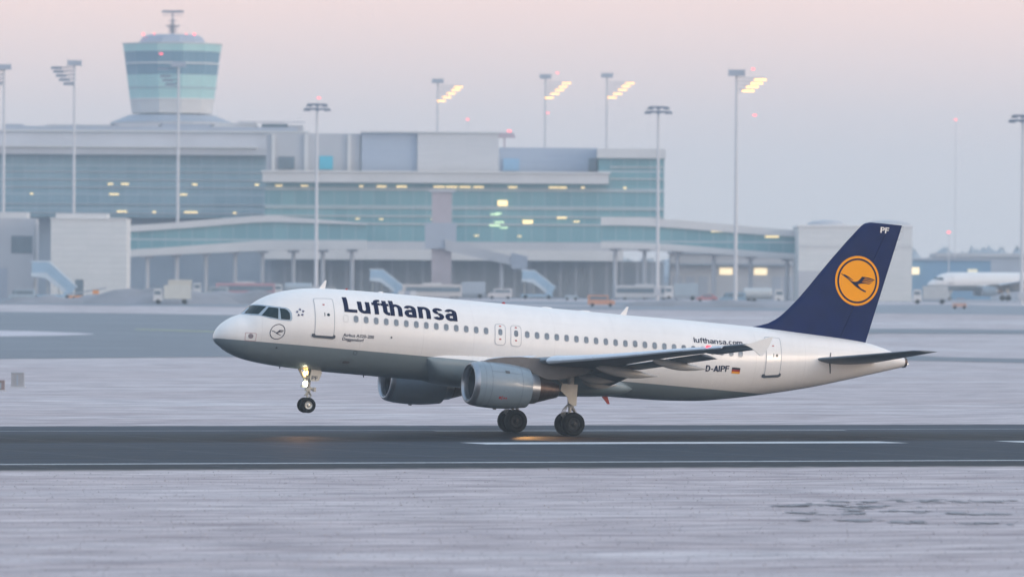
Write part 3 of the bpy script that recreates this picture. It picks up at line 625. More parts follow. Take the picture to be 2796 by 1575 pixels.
for s in (-1, 1):
    secs = [(s * y, LEx(y), LEz(y), TEx(y), TEz(y), TT(y)) for y in (1.2, 2, 3, 4.2, 5.4, 6.4, 7.5, 9, 10.5, 12, 13.1)]
    secs += [(s * y, LEx(y), LEz(y), TEx(y) - .02, TEz(y), TT(y)) for y in (13.12, 14.5, 16, 17.05)]
    if s == 1: secs = secs[::-1]
    wg = loft('wing', secs, WINGG, AIR)
    # slats: leading edge shells pushed forward and down
    for (y0, y1) in ((2.7, 5.25), (6.45, 9.0), (9.03, 11.5), (11.53, 14.0), (14.03, 16.05)):
        v = []; f = []; prof = [(.15, 1), (.11, 1), (.07, 1), (.035, 1), (.012, 1), (0, 0), (.012, -1), (.03, -1), (.045, -1), (.06, .2), (.10, .75)]
        n = len(prof); ys = [y0 + (y1 - y0) * k / 5 for k in range(6)]
        for y in ys:
            xl, zl, c, t = LEx(y) - .16, LEz(y) - .09, TEx(y) - LEx(y), TT(y)
            for u, sg in prof:
                th = naca(u, t) * c; z = sg * th if abs(sg) == 1 else sg * th
                v.append((xl + u * c, s * y, zl + .02 + z * (1.55 if z > 0 else 1.15) + .05 * u * c))
        for j in range(5):
            for i in range(n): f.append((j * n + i, j * n + (i + 1) % n, (j + 1) * n + (i + 1) % n, (j + 1) * n + i))
        f += [tuple(range(n)), tuple(5 * n + i for i in range(n))]
        obj('slat', v, f, SLATM, wg, angle=.7)
    # flaps and aileron
    def fl_(name, a, b, m_=WINGG):
        q = [a, b] if s == -1 else [b, a]; return loft(name, [(s * k[0],) + k[1:] for k in q], m_, wg, camber=.02)
    fl_('flap', (2.35, 18.75, -1.22, 20.15, -1.58, .12), (6.3, 18.70, -.66, 20.05, -.84, .11))
    fl_('flap', (6.5, 18.75, -.60, 20.10, -.64, .11), (12.95, 20.52, .24, 21.42, .09, .11))
    fl_('aileron', (13.2, 20.70, .33, 21.35, .30, .10), (16.5, 22.0, .73, 22.45, .74, .10))
    # wing tip fence
    b = MB(); pl = [(20.95, .80), (21.3, .90), (22.30, 1.28), (22.42, 1.27), (22.25, .82), (21.95, .33), (21.82, .32), (21.35, .66)]
    b.prism(pl, s * 17.05, s * 17.11); b.build('wingtip_fence', FENCE, wg)
    # flap track fairings (canoes)
    for (y, x0, x1, z0, z1, r) in ((2.75, 18.6, 20.55, -1.35, -1.42, .19), (3.9, 17.9, 20.1, -1.12, -1.22, .20), (6.85, 17.6, 20.95, -.72, -.88, .22), (10.6, 19.0, 21.95, -.22, -.40, .19)):
        v = []; f = []; n = 16; m2 = 18
        for j in range(m2 + 1):
            t_ = j / m2; rr_ = r * (math.sin(PI * min(1, t_ * .62 + .0)) ** .75 if t_ < .8 else math.sin(PI * .496) ** .75 * (1 - ((t_ - .8) / .2) ** 1.6 * .93))
            rr_ = r * max(.06, (1 - (2 * max(0, .42 - t_) / .84) ** 2) ** .5 if t_ < .42 else (1 - ((t_ - .42) / .58) ** 1.7))
            cx_ = x0 + (x1 - x0) * t_; cz_ = z0 + (z1 - z0) * t_ ** 2 - .10 * math.sin(PI * t_)
            for i in range(n):
                a = 2 * PI * i / n; v.append((cx_, s * y + rr_ * .62 * math.cos(a), cz_ + rr_ * 1.15 * math.sin(a)))
        for j in range(m2):
            for i in range(n): f.append((j * n + i, j * n + (i + 1) % n, (j + 1) * n + (i + 1) % n, (j + 1) * n + i))
        f += [tuple(range(n)), tuple(m2 * n + i for i in range(n))]
        obj('flap_track_fairing', v, f, CANOE, wg, angle=.9)
    b = MB(); yy = 15.2; b.lathe([(-.10, .02), (-.07, .06), (0, .075), (.12, .06), (.2, .01)], (LEx(yy) - .02, s * yy, LEz(yy) + .04), n=14)
    if s == -1: b.build('navigation_light', EMR, wg, smooth=True)
    # tailplane
    hs = [(s * .35, 31.55, .72, 35.5, .90, .09), (s * .9, 31.95, .79, 35.6, .95, .09), (s * 3.5, 33.55, 1.17, 36.02, 1.28, .085), (s * 6.0, 35.08, 1.55, 36.42, 1.60, .08), (s * 6.22, 35.40, 1.58, 36.42, 1.62, .06)]
    hp = loft('tailplane', hs if s == -1 else hs[::-1], WINGG, AIR, camber=-.01)
skin('stabiliser_seal', [[(x, phi_of(x, z)) for x, z in [(32.86, 1.22), (32.80, .95), (32.80, .72), (32.88, .42), (32.96, .18), (33.03, .17), (32.96, .42), (32.89, .72), (32.89, .95), (32.92, 1.22)]]], SILL, AIR, mapf=fmap, step=(1, .05))

# ---- fin and rudder
FLE = pchip([(1.3, 27.0), (1.95, 28.0), (2.2, 28.85), (2.37, 29.54), (2.67, 30.12), (3.1, 30.62), (6.1, 33.04), (7.75, 34.42), (7.95, 34.62), (8.06, 34.95)])
FTE = lambda z: 35.25 + (z - 1.92) * .2504
FTK = lambda z: .33 + (z - 2) * -.018
def fin_half(x, z):
    u = (x - FLE(z)) / (FTE(z) - FLE(z)); return naca(min(max(u, 0), 1), 1) / .5 * FTK(z) * .62
def hinge(z): return FTE(z) - (1.55 - (z - 1.92) * .13)
zs = [1.4, 1.95, 2.1, 2.2, 2.3, 2.45, 2.67, 2.9, 3.2, 3.8, 4.5, 5.2, 6.1, 7, 7.6, 7.85, 7.97, 8.06]
def fin_part(name, x0f, x1f, m_, parent, us):
    v = []; f = []; n = 2 * len(us)
    for z in zs:
        a, b = x0f(z), x1f(z)
        row = [(a + (b - a) * u) for u in us]
        for x in row: v.append((x, -max(fin_half(x, z), .003), z))
        for x in row[::-1]: v.append((x, max(fin_half(x, z), .003), z))
    for j in range(len(zs) - 1):
        for i in range(n): f.append((j * n + i, j * n + (i + 1) % n, (j + 1) * n + (i + 1) % n, (j + 1) * n + i))
    f += [tuple(range(n))[::-1], tuple((len(zs) - 1) * n + i for i in range(n))]
    return obj(name, v, f, m_, parent, angle=.7)
fin = fin_part('tail_fin', FLE, lambda z: max(hinge(z) - .012, FLE(z) + .1), NAVY, AIR, [0, .003, .01, .03, .07, .14, .25, .4, .6, .8, 1])
fin_part('rudder', lambda z: hinge(z) + .012, FTE, NAVY, fin, [0, .2, .4, .6, .8, 1])
def finmap(x, z, off): return Vector((x, -fin_half(x, z) - off, z))
LC = (34.46, 5.02); LR = 1.27
def lmap(u, v_, off): return finmap(LC[0] + u * LR, LC[1] + v_ * LR, off)
el = skin('fin_emblem', [circ(0, 0, 1, 72)], ORANGE, fin, mapf=lmap, step=(.12, .12), off=.010)
skin('emblem_ring', ring(circ(0, 0, .905, 72), circ(0, 0, .83, 72)), NAVYTXT, fin, mapf=lmap, step=(.12, .12), off=.020)
skin('crane_figure', [[(x, z) for x, z in p] for p in CRANE], NAVYTXT, fin, mapf=lmap, step=(.12, .12), off=.024)
signwriting('fin_lettering', 'PF', GB, mat('white_lettering', (.8, .8, .8), .5), fin, 35.53, 36.03, 7.58, .30, finmap, step=None)
# discharge wicks
b = MB()
for z in (8.0, 7.75, 7.3, 6.8): b.tube((FTE(z) - .02, 0, z), (FTE(z) + .12, 0, z), .012, .006, n=5)
b.build('static_wick', SILL, fin)
# ---- APU exhaust
b = MB(); zc = (TOP(37.5) + BOT(37.5)) / 2; b.lathe([(-.06, .285), (.08, .26), (.12, .20), (.05, .17), (-.2, .16)], (37.5, 0, zc), n=24)
b.build('exhaust_pipe', NOZZ, AIR, smooth=True)
b = MB(); b.lathe([(0, .01), (.05, .05), (.1, .04), (.13, .005)], (37.6, -.05, zc - .06), n=10); b.build('tail_light', mat('lamp_tail', (1, .9, .8), emit=(1, .8, .6), estr=1.5), AIR)

# ---- antennas and beacons
def blade(name, pl, m_, th=.05): b = MB(); b.prism(pl, -th / 2, th / 2); return b.build(name, m_, AIR)
blade('antenna', [(5.30, 2.08), (5.62, 2.09), (5.68, 2.54), (5.60, 2.54)], WHITE)
blade('antenna', [(21.55, 2.18), (21.88, 2.18), (21.98, 2.62), (21.88, 2.62)], WHITE)
blade('antenna', [(6.66, 2.15), (6.80, 2.15), (6.82, 2.24), (6.76, 2.24)], REDM, .03)
blade('antenna', [(20.85, -1.93), (21.20, -1.9), (21.38, -2.34), (21.26, -2.35)], REDM, .05)
for x in (3.55, 8.0): blade('antenna', [(x, BOT(x) + .04), (x + .08, BOT(x) + .04), (x + .06, BOT(x) - .10), (x + .03, BOT(x) - .10)], SILL, .02)
b = MB(); b.lathe([(-.06, .10), (.02, .095), (.07, .06), (.09, .005)], (15.2, 0, 2.20), axis='Z', n=16); b.build('beacon', REDM, AIR, smooth=True)
for x in (8.6, 17.55, 19.65):
    b = MB(); w_ = .30 if x > 10 else .14
    b.lathe([(-w_, .005), (-w_ * .8, .035), (0, .05), (w_ * .8, .035), (w_, .005)], (x, 0, 2.195), n=16); b.build('antenna_blister', WHITE, AIR, smooth=True)

# ---- engines
def engine(s):
    cy, cz = s * 5.75, -2.0; c = (0, cy, cz)
    b = MB(); b.lathe([(11.48, .80), (11.62, 1.07), (11.95, 1.115), (12.4, 1.135), (12.9, 1.135), (13.4, 1.11), (13.9, 1.055), (14.25, 1.0), (14.42, .975), (14.42, .955), (14.2, .90), (13.6, .82)], c, n=64)
    e = b.build('engine', NACEL, AIR, angle=.6)
    b = MB(); b.lathe([(11.63, 1.071), (11.5, 1.035), (11.41, .99), (11.36, .93), (11.37, .885), (11.42, .85), (11.52, .825), (11.7, .81)], c, n=64); b.build('inlet_lip', LIPM, e, smooth=True)
    b = MB(); b.lathe([(11.69, .812), (12.0, .80), (12.5, .82)], c, n=48); b.build('inlet_duct', mat('duct_grey', (.05, .065, .09), .4, .3) if s == -1 else bpy.data.materials['duct_grey'], e, smooth=True)
    b = MB()
    for k in range(26):
        a = 2 * PI * k / 26; ca, sa = math.cos(a), math.sin(a); a2 = a + .16; c2, s2 = math.cos(a2), math.sin(a2)
        b.add([(12.42, cy + .22 * ca, cz + .22 * sa), (12.32, cy + .80 * ca, cz + .80 * sa), (12.48, cy + .80 * c2, cz + .80 * s2), (12.52, cy + .22 * c2, cz + .22 * s2)], [(0, 1, 2, 3)])
    b.lathe([(12.55, .82), (12.55, .01)], c, n=32)
    b.lathe([(12.05, .005), (12.15, .08), (12.3, .17), (12.45, .23)], c, n=20)
    b.build('fan', DARK, e)
    b = MB(); b.lathe([(14.1, .86), (14.45, .80), (14.85, .74), (14.93, .725)], c, n=48); b.build('core_cowl', LIPM, e, smooth=True)
    b = MB(); b.lathe([(14.86, .72), (15.2, .62), (15.7, .46), (16.08, .35), (16.10, .33), (15.9, .31), (15.6, .30)], c, n=40); b.lathe([(15.6, .2), (15.9, .17), (16.3, .03)], c, n=20); b.build('nozzle', NOZZ, e, smooth=True)
    py = [(11.95, -.93), (12.4, -.74), (13.2, -.58), (14.0, -.50), (14.9, -.50), (16.5, -.62), (17.9, -.82), (17.6, -1.02), (16.9, -1.24), (16.1, -1.46), (15.5, -1.50), (14.9, -1.34), (14.4, -1.10), (13.2, -.95)]
    b = MB(); b.prism(py, cy - .17, cy + .17); b.build('pylon', mat('shaded_pylon_paint', (.115, .115, .125), .45, noise=.2) if s == -1 else bpy.data.materials['shaded_pylon_paint'], e)  # pylon colour darkened to stand for the shade under the wing
    # nacelle details on the outboard side
    def nm(x, a, off):
        pr = [(11.62, 1.07), (11.95, 1.115), (12.4, 1.135), (12.9, 1.135), (13.4, 1.11), (13.9, 1.055), (14.25, 1.0), (14.42, .975)]
        r = float(np.interp(x, [p[0] for p in pr], [p[1] for p in pr])) + off
        return Vector((x, cy + s * r * math.cos(a), cz + r * math.sin(a)))
    ln = mat('cowl_seam', (.10, .13, .17), .6) if s == -1 else bpy.data.materials['cowl_seam']
    def line(x0, x1, a0, a1): return [(x0, a0), (x1, a0), (x1, a1), (x0, a1)]
    skin('cowl_seam', [line(12.22, 12.235, -1.4, 1.4), line(13.85, 13.865, -1.4, 1.3), line(12.235, 13.1, .62, .632), line(13.1, 13.85, .62, .63), line(11.9, 11.91, -1.4, 1.4)], ln, e, mapf=nm, step=(.2, .1), off=.006)
    skin('cowl_vent', [line(12.92, 13.16, .58, .72)], mat('vent_dark', (.07, .08, .09), .6) if s == -1 else bpy.data.materials['vent_dark'], e, mapf=nm, step=(.2, .05), off=.01)
    skin('cowl_hatch', ring(rrect(12.98, -.22, .26, .15, .02), rrect(12.98, -.22, .24, .13, .015)), ln, e, mapf=nm, step=None, off=.008)
    skin('cowl_stencil', [line(12.66, 12.76, -.60, -.50), line(12.80, 12.84, -.66, -.46), line(12.90, 12.98, -.60, -.52), line(13.02, 13.08, -.60, -.52)], REDM, e, mapf=nm, step=None, off=.01)
    b = MB(); b.prism([(12.75, -3.12), (12.95, -3.13), (12.93, -3.19), (12.8, -3.19)], cy - .03, cy + .03); b.build('drain_mast', SILL, e)
for s in (-1, 1): engine(s)

# ---- landing gear
def wheel(hub, r, wd, parent, rm, name='wheel', outer=-1):
    cx, cy, cz = hub
    b = MB(); h = wd / 2
    b.lathe([(-h * .55, r * .52), (-h * .9, r * .60), (-h, r * .76), (-h * .93, r * .90), (-h * .72, r * .975), (-h * .35, r), (h * .35, r), (h * .72, r * .975), (h * .93, r * .90), (h, r * .76), (h * .9, r * .60), (h * .55, r * .52)], (cx, cy, cz), axis='Y', n=40)
    t = b.build('tyre', TYRE, parent, angle=.9)
    b = MB()
    for sg in (-1, 1):
        b.lathe([(sg * h * .60, r * .54), (sg * h * .72, r * .50), (sg * h * .55, r * .44), (sg * h * .42, r * .30), (sg * h * .55, r * .20), (sg * h * .95, r * .13), (sg * h * 1.0, r * .02)], (cx, cy, cz), axis='Y', n=28)
        for k in range(9):
            a = 2 * PI * k / 9; b.tube((cx + r * .36 * math.cos(a), cy + sg * h * .45, cz + r * .36 * math.sin(a)), (cx + r * .36 * math.cos(a), cy + sg * h * .60, cz + r * .36 * math.sin(a)), r * .035, n=6)
    b.build('rim', rm, parent, angle=.6)
for s in (-1, 1):
    y = s * 3.795
    b = MB()
    b.tube((17.55, y + s * .15, -1.2), (17.66, y, -2.7), .15, .13, n=16); b.tube((17.66, y, -2.65), (17.71, y, -3.55), .085, n=14)
    b.tube((17.71, y - .50, -3.55), (17.71, y + .50, -3.55), .075, n=12)
    b.tube((17.62, y, -2.1), (17.3, y - s * 1.4, -1.2), .06, n=8); b.tube((17.62, y, -2.3), (17.9, y - s * 1.1, -1.3), .045, n=8)
    b.add([(17.78, y - .14, -2.75), (17.78, y + .14, -2.75), (18.12, y + .05, -3.1), (18.12, y - .05, -3.1)], [(0, 1, 2, 3)])
    b.tube((17.78, y - .1, -2.78), (18.10, y, -3.12), .035, n=6); b.tube((17.78, y + .1, -2.78), (18.10, y, -3.12), .035, n=6)
    b.tube((18.10, y, -3.12), (17.80, y, -3.45), .05, n=6)
    for q in range(5):
        dy = -.22 + q * .11; px_ = [(17.55, y + dy * .5, -2.6), (17.38, y + dy, -2.85), (17.32, y + dy * 1.2, -3.1), (17.45, y + dy * 1.3, -3.4)]
        for a_, c_ in zip(px_[:-1], px_[1:]): b.tube(a_, c_, .013, n=5)
        px_ = [(17.75, y + dy * .5, -2.6), (17.95, y + dy, -2.95), (17.98, y + dy * 1.2, -3.25), (17.85, y + dy * 1.3, -3.4)]
        for a_, c_ in zip(px_[:-1], px_[1:]): b.tube(a_, c_, .012, n=5)
    g = b.build('main_landing_gear', GEARM, AIR, angle=.7)
    for q in (-.4635, .4635): wheel((17.71, y + q, -3.55), .585, .42, g, RIMD)
    b = MB(); b.prism([(17.02, -1.60), (17.86, -1.58), (17.88, -2.64), (17.72, -2.66), (17.45, -2.52), (17.36, -2.25), (17.12, -2.05), (16.98, -1.95)], y + s * .26, y + s * .30); b.build('gear_door', GEARW, g)
b = MB()
b.tube((5.22, 0, -1.5), (5.17, 0, -2.95), .095, n=14); b.tube((5.17, 0, -2.9), (5.15, 0, -3.69), .055, n=12); b.tube((5.15, -.32, -3.69), (5.15, .32, -3.69), .05, n=10)
b.tube((4.60, -.12, -1.88), (5.10, 0, -2.72), .04, n=8); b.tube((4.60, .12, -1.88), (5.10, 0, -2.72), .04, n=8)
b.tube((4.88, -.05, -2.74), (5.16, -.05, -2.80), .055, n=8); b.tube((5.2, 0, -2.82), (5.52, 0, -2.90), .075, n=8)
b.box(4.80, 5.02, -.10, .10, -2.82, -2.72); b.box(5.05, 5.25, -.16, .16, -3.0, -2.85); b.box(5.44, 5.56, -.09, .09, -3.0, -2.78)
b.tube((5.2, -.06, -3.0), (5.34, -.06, -3.18), .035, n=6); b.tube((5.34, -.06, -3.18), (5.2, 0, -3.45), .035, n=6); b.tube((5.2, .06, -3.0), (5.34, .06, -3.18), .035, n=6)
b.tube((5.14, -.10, -2.95), (5.00, -.10, -3.22), .05, n=8); b.tube((5.12, -.09, -3.2), (5.12, -.12, -3.6), .015, n=5)
b.tube((5.2, 0, -2.4), (5.62, 0, -1.9), .035, n=6)
ng = b.build('nose_landing_gear', GEARM, AIR, angle=.7)
for q in (-.25, .25): wheel((5.15, q, -3.69), .382, .22, ng, RIMM)
for sg in (-1, 1):
    b = MB(); b.prism([(5.12, -1.90), (5.62, -1.93), (5.68, -2.05), (5.56, -2.44), (5.40, -2.48), (5.14, -2.50), (5.06, -2.34)], sg * .40 - .02, sg * .40 + .02); nd = b.build('gear_door', GEARW, ng)
    if sg == -1: signwriting('door_lettering', 'PF', GB, mat('grey_lettering', (.05, .07, .10), .5), nd, 5.15, 5.49, -2.42, .19, lambda u, v_, off: Vector((u, -.42 - off, v_)), off=.004, step=None)
def lamp(name, c, r, m_, parent):
    b = MB(); b.lathe([(-r * .55, .004), (-r * .5, r * .5), (-r * .2, r * .93), (0, r)], c, n=20); return b.build(name, m_, parent, smooth=True)
def lamp_body(c, r, parent): b = MB(); b.lathe([(0, r * 1.08), (.06, r * 1.02), (.14, r * .55), (.15, .01)], c, n=18); b.build('lamp_housing', GEARM, parent, smooth=True)
for (c, r, m_) in (((4.98, -.20, -2.10), .125, EMY), ((4.90, -.16, -2.22), .08, EMY), ((4.98, .16, -2.12), .12, EMY), ((5.02, -.14, -2.64), .135, EMW), ((5.02, .16, -2.64), .12, EMW)):
    lamp('landing_light', c, r, m_, ng); lamp_body(c, r, ng)
lamp('taxi_light', (5.05, -.22, -1.86), .035, EMY, ng)
# the beams of those lit lamps
def spot(name, loc, to, energy, col, size, blend=.6):
    l = bpy.data.lights.new(name, 'SPOT'); l.energy = energy; l.color = col; l.spot_size = R_(size); l.spot_blend = blend; l.shadow_soft_size = .1
    o = bpy.data.objects.new(name, l); scene.collection.objects.link(o); o.location = loc; d = Vector(to) - Vector(loc); o.rotation_euler = d.to_track_quat('-Z', 'Y').to_euler(); return o
MW = AIR.matrix_world.copy()
spot('nose_lamp_beam', MW @ Vector((4.6, -.2, -2.3)), (-15.2, -8.0, 0), 260, (1, .50, .20), 46)
spot('wing_lamp_beam', MW @ Vector((15.5, -1.9, -2.2)), (-2.5, -10.5, 0), 1900, (1, .50, .16), 42)

# ================================================================== BACKGROUND: pale base colours hold part of the haze fade
RZ = -TH
def box_obj(name, parent, x0, x1, y0, y1, z0, z1, m_): b = MB(); b.box(x0, x1, y0, y1, z0, z1); return b.build(name, m_, parent)
PALE = mat('pale_cladding', (.62, .63, .65), .6, noise=.10, nscale=.15)
PALE2 = mat('grey_cladding', (.47, .49, .54), .6, noise=.12, nscale=.12)
ROOFM = mat('roof_sheet', (.56, .59, .66), .6, noise=.14, nscale=.1)
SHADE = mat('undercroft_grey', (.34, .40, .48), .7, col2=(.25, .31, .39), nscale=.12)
BLUEG = mat('blue_grey_panel', (.36, .41, .50), .6, noise=.1, nscale=.15)
CYAN = mat('cyan_panel', (.06, .48, .66), .5, noise=.1)
DKWIN = mat('dark_opening', (.13, .19, .25), .4, noise=.3, nscale=.4)
MASTM = mat('hazed_mast_paint', (.60, .61, .65), .6, noise=.1)  # extra pale: haze fade of the masts is put into the colour
RINGM = mat('mast_ring_paint', (.12, .17, .27), .6, noise=.15)
WARM = mat('warm_window', (1, .8, .5), emit=(1, .80, .50), estr=1.0)
YEL = mat('ceiling_lamp', (1, .8, .4), emit=(1, .70, .32), estr=1.5)
AMB = mat('flood_lamp', (1, .7, .3), emit=(1, .52, .12), estr=4)
GRN = mat('greenish_lamp', (.8, 1, .6), emit=(.66, .95, .55), estr=1.2)
RDL = mat('obstacle_lamp', (1, .1, .1), emit=(1, .08, .10), estr=3.5)

def grid_mat(name, base, base2, line, sx, sz, wx, wz, rough=.2, louvre=False):
    """curtain wall: panes with their own tone, mullions every sx m, floor lines every sz m (object coordinates)"""
    m = bpy.data.materials.new(name); m.use_nodes = True; t = m.node_tree; b = t.nodes['Principled BSDF']; b.inputs['Roughness'].default_value = rough
    N = t.nodes.new; L = t.links.new; tc = N('ShaderNodeTexCoord'); sp = N('ShaderNodeSeparateXYZ'); L(tc.outputs['Object'], sp.inputs[0])
    def div(o, d, op='DIVIDE'):
        n = N('ShaderNodeMath'); n.operation = op; L(o, n.inputs[0]); n.inputs[1].default_value = d; return n.outputs[0]
    def one(o, op):
        n = N('ShaderNodeMath'); n.operation = op; L(o, n.inputs[0]); return n.outputs[0]
    ix = one(div(sp.outputs['X'], sx), 'FLOOR'); iz = one(div(sp.outputs['Z'], sz), 'FLOOR')
    cb = N('ShaderNodeCombineXYZ'); L(ix, cb.inputs[0]); L(iz, cb.inputs[1])
    wn = N('ShaderNodeTexWhiteNoise'); L(cb.outputs[0], wn.inputs['Vector'])
    big = N('ShaderNodeTexNoise'); big.inputs['Scale'].default_value = .05; L(tc.outputs['Object'], big.inputs['Vector'])
    ad = N('ShaderNodeMath'); ad.operation = 'MULTIPLY_ADD'; L(wn.outputs['Value'], ad.inputs[0]); ad.inputs[1].default_value = .35; L(big.outputs[0], ad.inputs[2])
    mr = N('ShaderNodeMapRange'); mr.inputs['From Min'].default_value = .4; mr.inputs['From Max'].default_value = .95; L(ad.outputs[0], mr.inputs['Value'])
    c = N('ShaderNodeMix'); c.data_type = 'RGBA'; L(mr.outputs[0], c.inputs['Factor']); c.inputs['A'].default_value = (*base, 1); c.inputs['B'].default_value = (*base2, 1)
    fx = div(one(div(sp.outputs['X'], sx), 'FRACT'), wx / sx, 'LESS_THAN'); fz = div(one(div(sp.outputs['Z'], sz), 'FRACT'), wz / sz, 'LESS_THAN')
    fxs = div(fx, .55, 'MULTIPLY')
    mxn = N('ShaderNodeMath'); mxn.operation = 'MAXIMUM'; L(fxs, mxn.inputs[0]); L(fz, mxn.inputs[1])
    c2 = N('ShaderNodeMix'); c2.data_type = 'RGBA'; L(mxn.outputs[0], c2.inputs['Factor']); L(c.outputs['Result'], c2.inputs['A']); c2.inputs['B'].default_value = (*line, 1)
    L(c2.outputs['Result'], b.inputs['Base Color']); return m
GLZ = grid_mat('terminal_glazing', (.11, .28, .34), (.17, .37, .42), (.40, .47, .52), 3.0, 4.1, .16, .3, .22)
GLZB = grid_mat('hazed_glazing_blue', (.16, .29, .37), (.22, .36, .44), (.38, .46, .53), 3.0, 3.4, .16, .22, .22)  # glass lightened, distance haze is painted into its tones
GLZT = grid_mat('hazed_tower_glazing', (.33, .58, .60), (.40, .64, .65), (.50, .60, .62), 2.4, 50, .12, .1, .3)  # teal raised towards the haze tone in the colour itself
GLZD = grid_mat('hazed_tower_windows', (.12, .25, .35), (.16, .29, .39), (.3, .38, .44), 1.5, 50, .10, .1, .15)  # dark panes lifted in colour to fade like haze
LOUV = grid_mat('louvre_cladding', (.56, .57, .60), (.62, .63, .66), (.48, .49, .53), 6, .55, .1, .14, .6)
LOUVB = grid_mat('louvre_blue_cladding', (.34, .41, .53), (.40, .47, .58), (.30, .36, .47), 6, .55, .1, .14, .6)
WBOX = grid_mat('white_sheet_cladding', (.60, .62, .63), (.66, .67, .68), (.52, .54, .56), 5, 1.2, .12, .10, .6)

class Site:
    """a thing of the background: an Empty on the terrain, x along the frontage, y away from the runway"""
    def __init__(s, name, px, Zd, label, cat, group=None, rz=0.):
        s.Z = Zd; s.u = uof(px, Zd); s.g = ground_z(Zd); s.e = empty(name, P(s.u, Zd, s.g), RZ + rz); tag(s.e, label, cat, group)
    def x(s, px, dy=0): return uof(px, s.Z + dy) - s.u
    def z(s, py, dy=0): return hof(py, s.Z + dy) - s.g
    def block(s, name, x0, x1, y0, y1, m_, d0=0., d1=8., parent=None):
        """picture extent x0..x1, y0 (top)..y1 (bottom, None = ground), depth d0..d1 behind the frontage"""
        b = MB(); b.box(s.x(x0), s.x(x1), d0, d1, s.z(y1) if y1 is not None else -1.0, s.z(y0)); return b.build(name, m_, parent or s.e)
    def lamp(s, name, px, py, w_, h_, m_, d=-.3, parent=None):
        b = MB(); x, z = s.x(px), s.z(py); h_ = h_ * (.62 if h_ < .7 else 1); b.box(x - w_ / 2, x + w_ / 2, d - .12, d, z - h_ / 2, z + h_ / 2); return b.build(name, m_, parent or s.e)

# ---- west wing of the terminal
T1 = Site('terminal_wing', 340, 1660, 'long blue glazed terminal wing below the control tower', 'terminal building')
T1.block('wall', -140, 745, 430, 600, GLZB, 0, 40)
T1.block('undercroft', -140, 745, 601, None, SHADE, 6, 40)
T1.block('fascia', -142, 746, 411, 429.5, PALE2, -3, 3)
T1.block('roof', -142, 835, 366, 410, ROOFM, 6, 40); T1.block('roof_edge', -142, 838, 361, 365.5, PALE, 5, 41)
T1.block('roof_edge', -142, 700, 406, 410.5, PALE, -3.5, 5.9)
T1.block('roof_light', 0, 805, 349, 360.5, BLUEG, 12, 34)
for y in (476, 497, 518, 564, 588): T1.block('floor_band', -140, 745, y - 1, y + 1.2, PALE2, -.35, .0)
for (a, c, y, m_) in ((-10, 45, 343, BLUEG), (60, 150, 352, DKWIN), (120, 290, 346, PALE), (300, 420, 338, PALE2), (430, 560, 340, BLUEG), (575, 690, 336, PALE), (705, 775, 338, DKWIN), (780, 818, 342, PALE2)):
    T1.block('rooftop_unit', a, c, y, 360.7, m_, 16, 28)
T1.block('roof_parapet', 110, 312, 345, 346.5, RINGM, 14, 15); T1.block('roof_parapet', 640, 826, 333, 334.5, RINGM, 14, 15)
for (x, y, w_) in ((300, 509, 1.2), (340, 509, 1.8), (530, 509, 1.2), (500, 537, 1.6), (310, 537, 2.2), (332, 584, 2.4), (520, 585, 3.2), (420, 585, .8), (640, 586, .8), (700, 509, 1.), (200, 509, .6), (85, 537, .7)): T1.lamp('ceiling_light', x, y, w_, .45, YEL)
for (x, y) in ((486, 687), (842, 733)): T1.lamp('red_light', x, y, .7, .5, RDL, -20)

# ---- the pier with stacked plant rooms
T2 = Site('pier_building', 1270, 1590, 'teal glazed pier building with pale fascia and rooftop plant blocks', 'terminal building')
T2.block('wall', 722, 1812, 502, 661, GLZ, 0, 40); T2.block('tower_wall', 1632, 1812, 431, 501.5, GLZ, 0, 30)
T2.block('cornice', 1628, 1816, 405, 430.6, PALE, -1.5, 32)
T2.block('fascia', 716, 1660, 474, 501.6, PALE, -3.5, 3); T2.block('fascia_edge', 712, 1664, 470, 473.6, WHITE, -4, 3)
T2.block('sill_band', 716, 1830, 661.3, 683, PALE2, -2.5, 5); T2.block('sill_band', 716, 1700, 683.3, 711, PALE, -5, 5)
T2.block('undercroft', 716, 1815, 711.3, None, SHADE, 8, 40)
for x in range(730, 1800, 42): 
    T2.block('column', x, x + 6, 711.3, None, BLUEG, 5, 5.5)
for y in (521, 570.5, 592, 613): T2.block('floor_band', 722, 1812, y - 1.2, y + 1.2, PALE, -.45, -.02)
for y in (455, 487): T2.block('floor_band', 1664, 1812, y - 1.2, y + 1.2, PALE, -.45, -.02)
T2.block('plant_block', 722, 980, 366, 469.5, PALE2, 6, 30); T2.block('plant_block', 983, 1136, 362, 469.5, LOUVB, 5, 30)
T2.block('plant_block', 1137, 1358, 364, 469.5, LOUV, 4, 30); T2.block('plant_block', 1360, 1630, 402, 469.5, LOUVB, 5, 30)
T2.block('block_cap', 980, 1362, 360, 363.6, PALE, 3.5, 31)
T2.block('plant_opening', 756, 800, 430, 465, DKWIN, 5.5, 5.98); T2.block('coloured_panel', 868, 905, 428, 465, CYAN, 5.5, 5.98)
T2.block('coloured_panel', 1372, 1416, 432, 466, mat('light_blue_panel', (.25, .45, .66), .5, noise=.1), 4.5, 4.98); T2.block('plant_opening', 1606, 1628, 430, 466, DKWIN, 4.5, 4.98)
for x in (742, 832, 950): T2.block('plant_pier', x - 5, x + 5, 368, 469, PALE, 5.2, 5.98)
for (x, w_) in ((985, .8), (1040, 2.2), (1095, 2.4), (1198, 2.6), (1232, 2.6), (1268, 2.6), (1305, 2.4), (1398, 2.0), (1510, 2.2), (1535, 1.8), (1590, .8), (1705, .7)): T2.lamp('ceiling_light', x, 511.5, w_, .42, YEL, -.5)
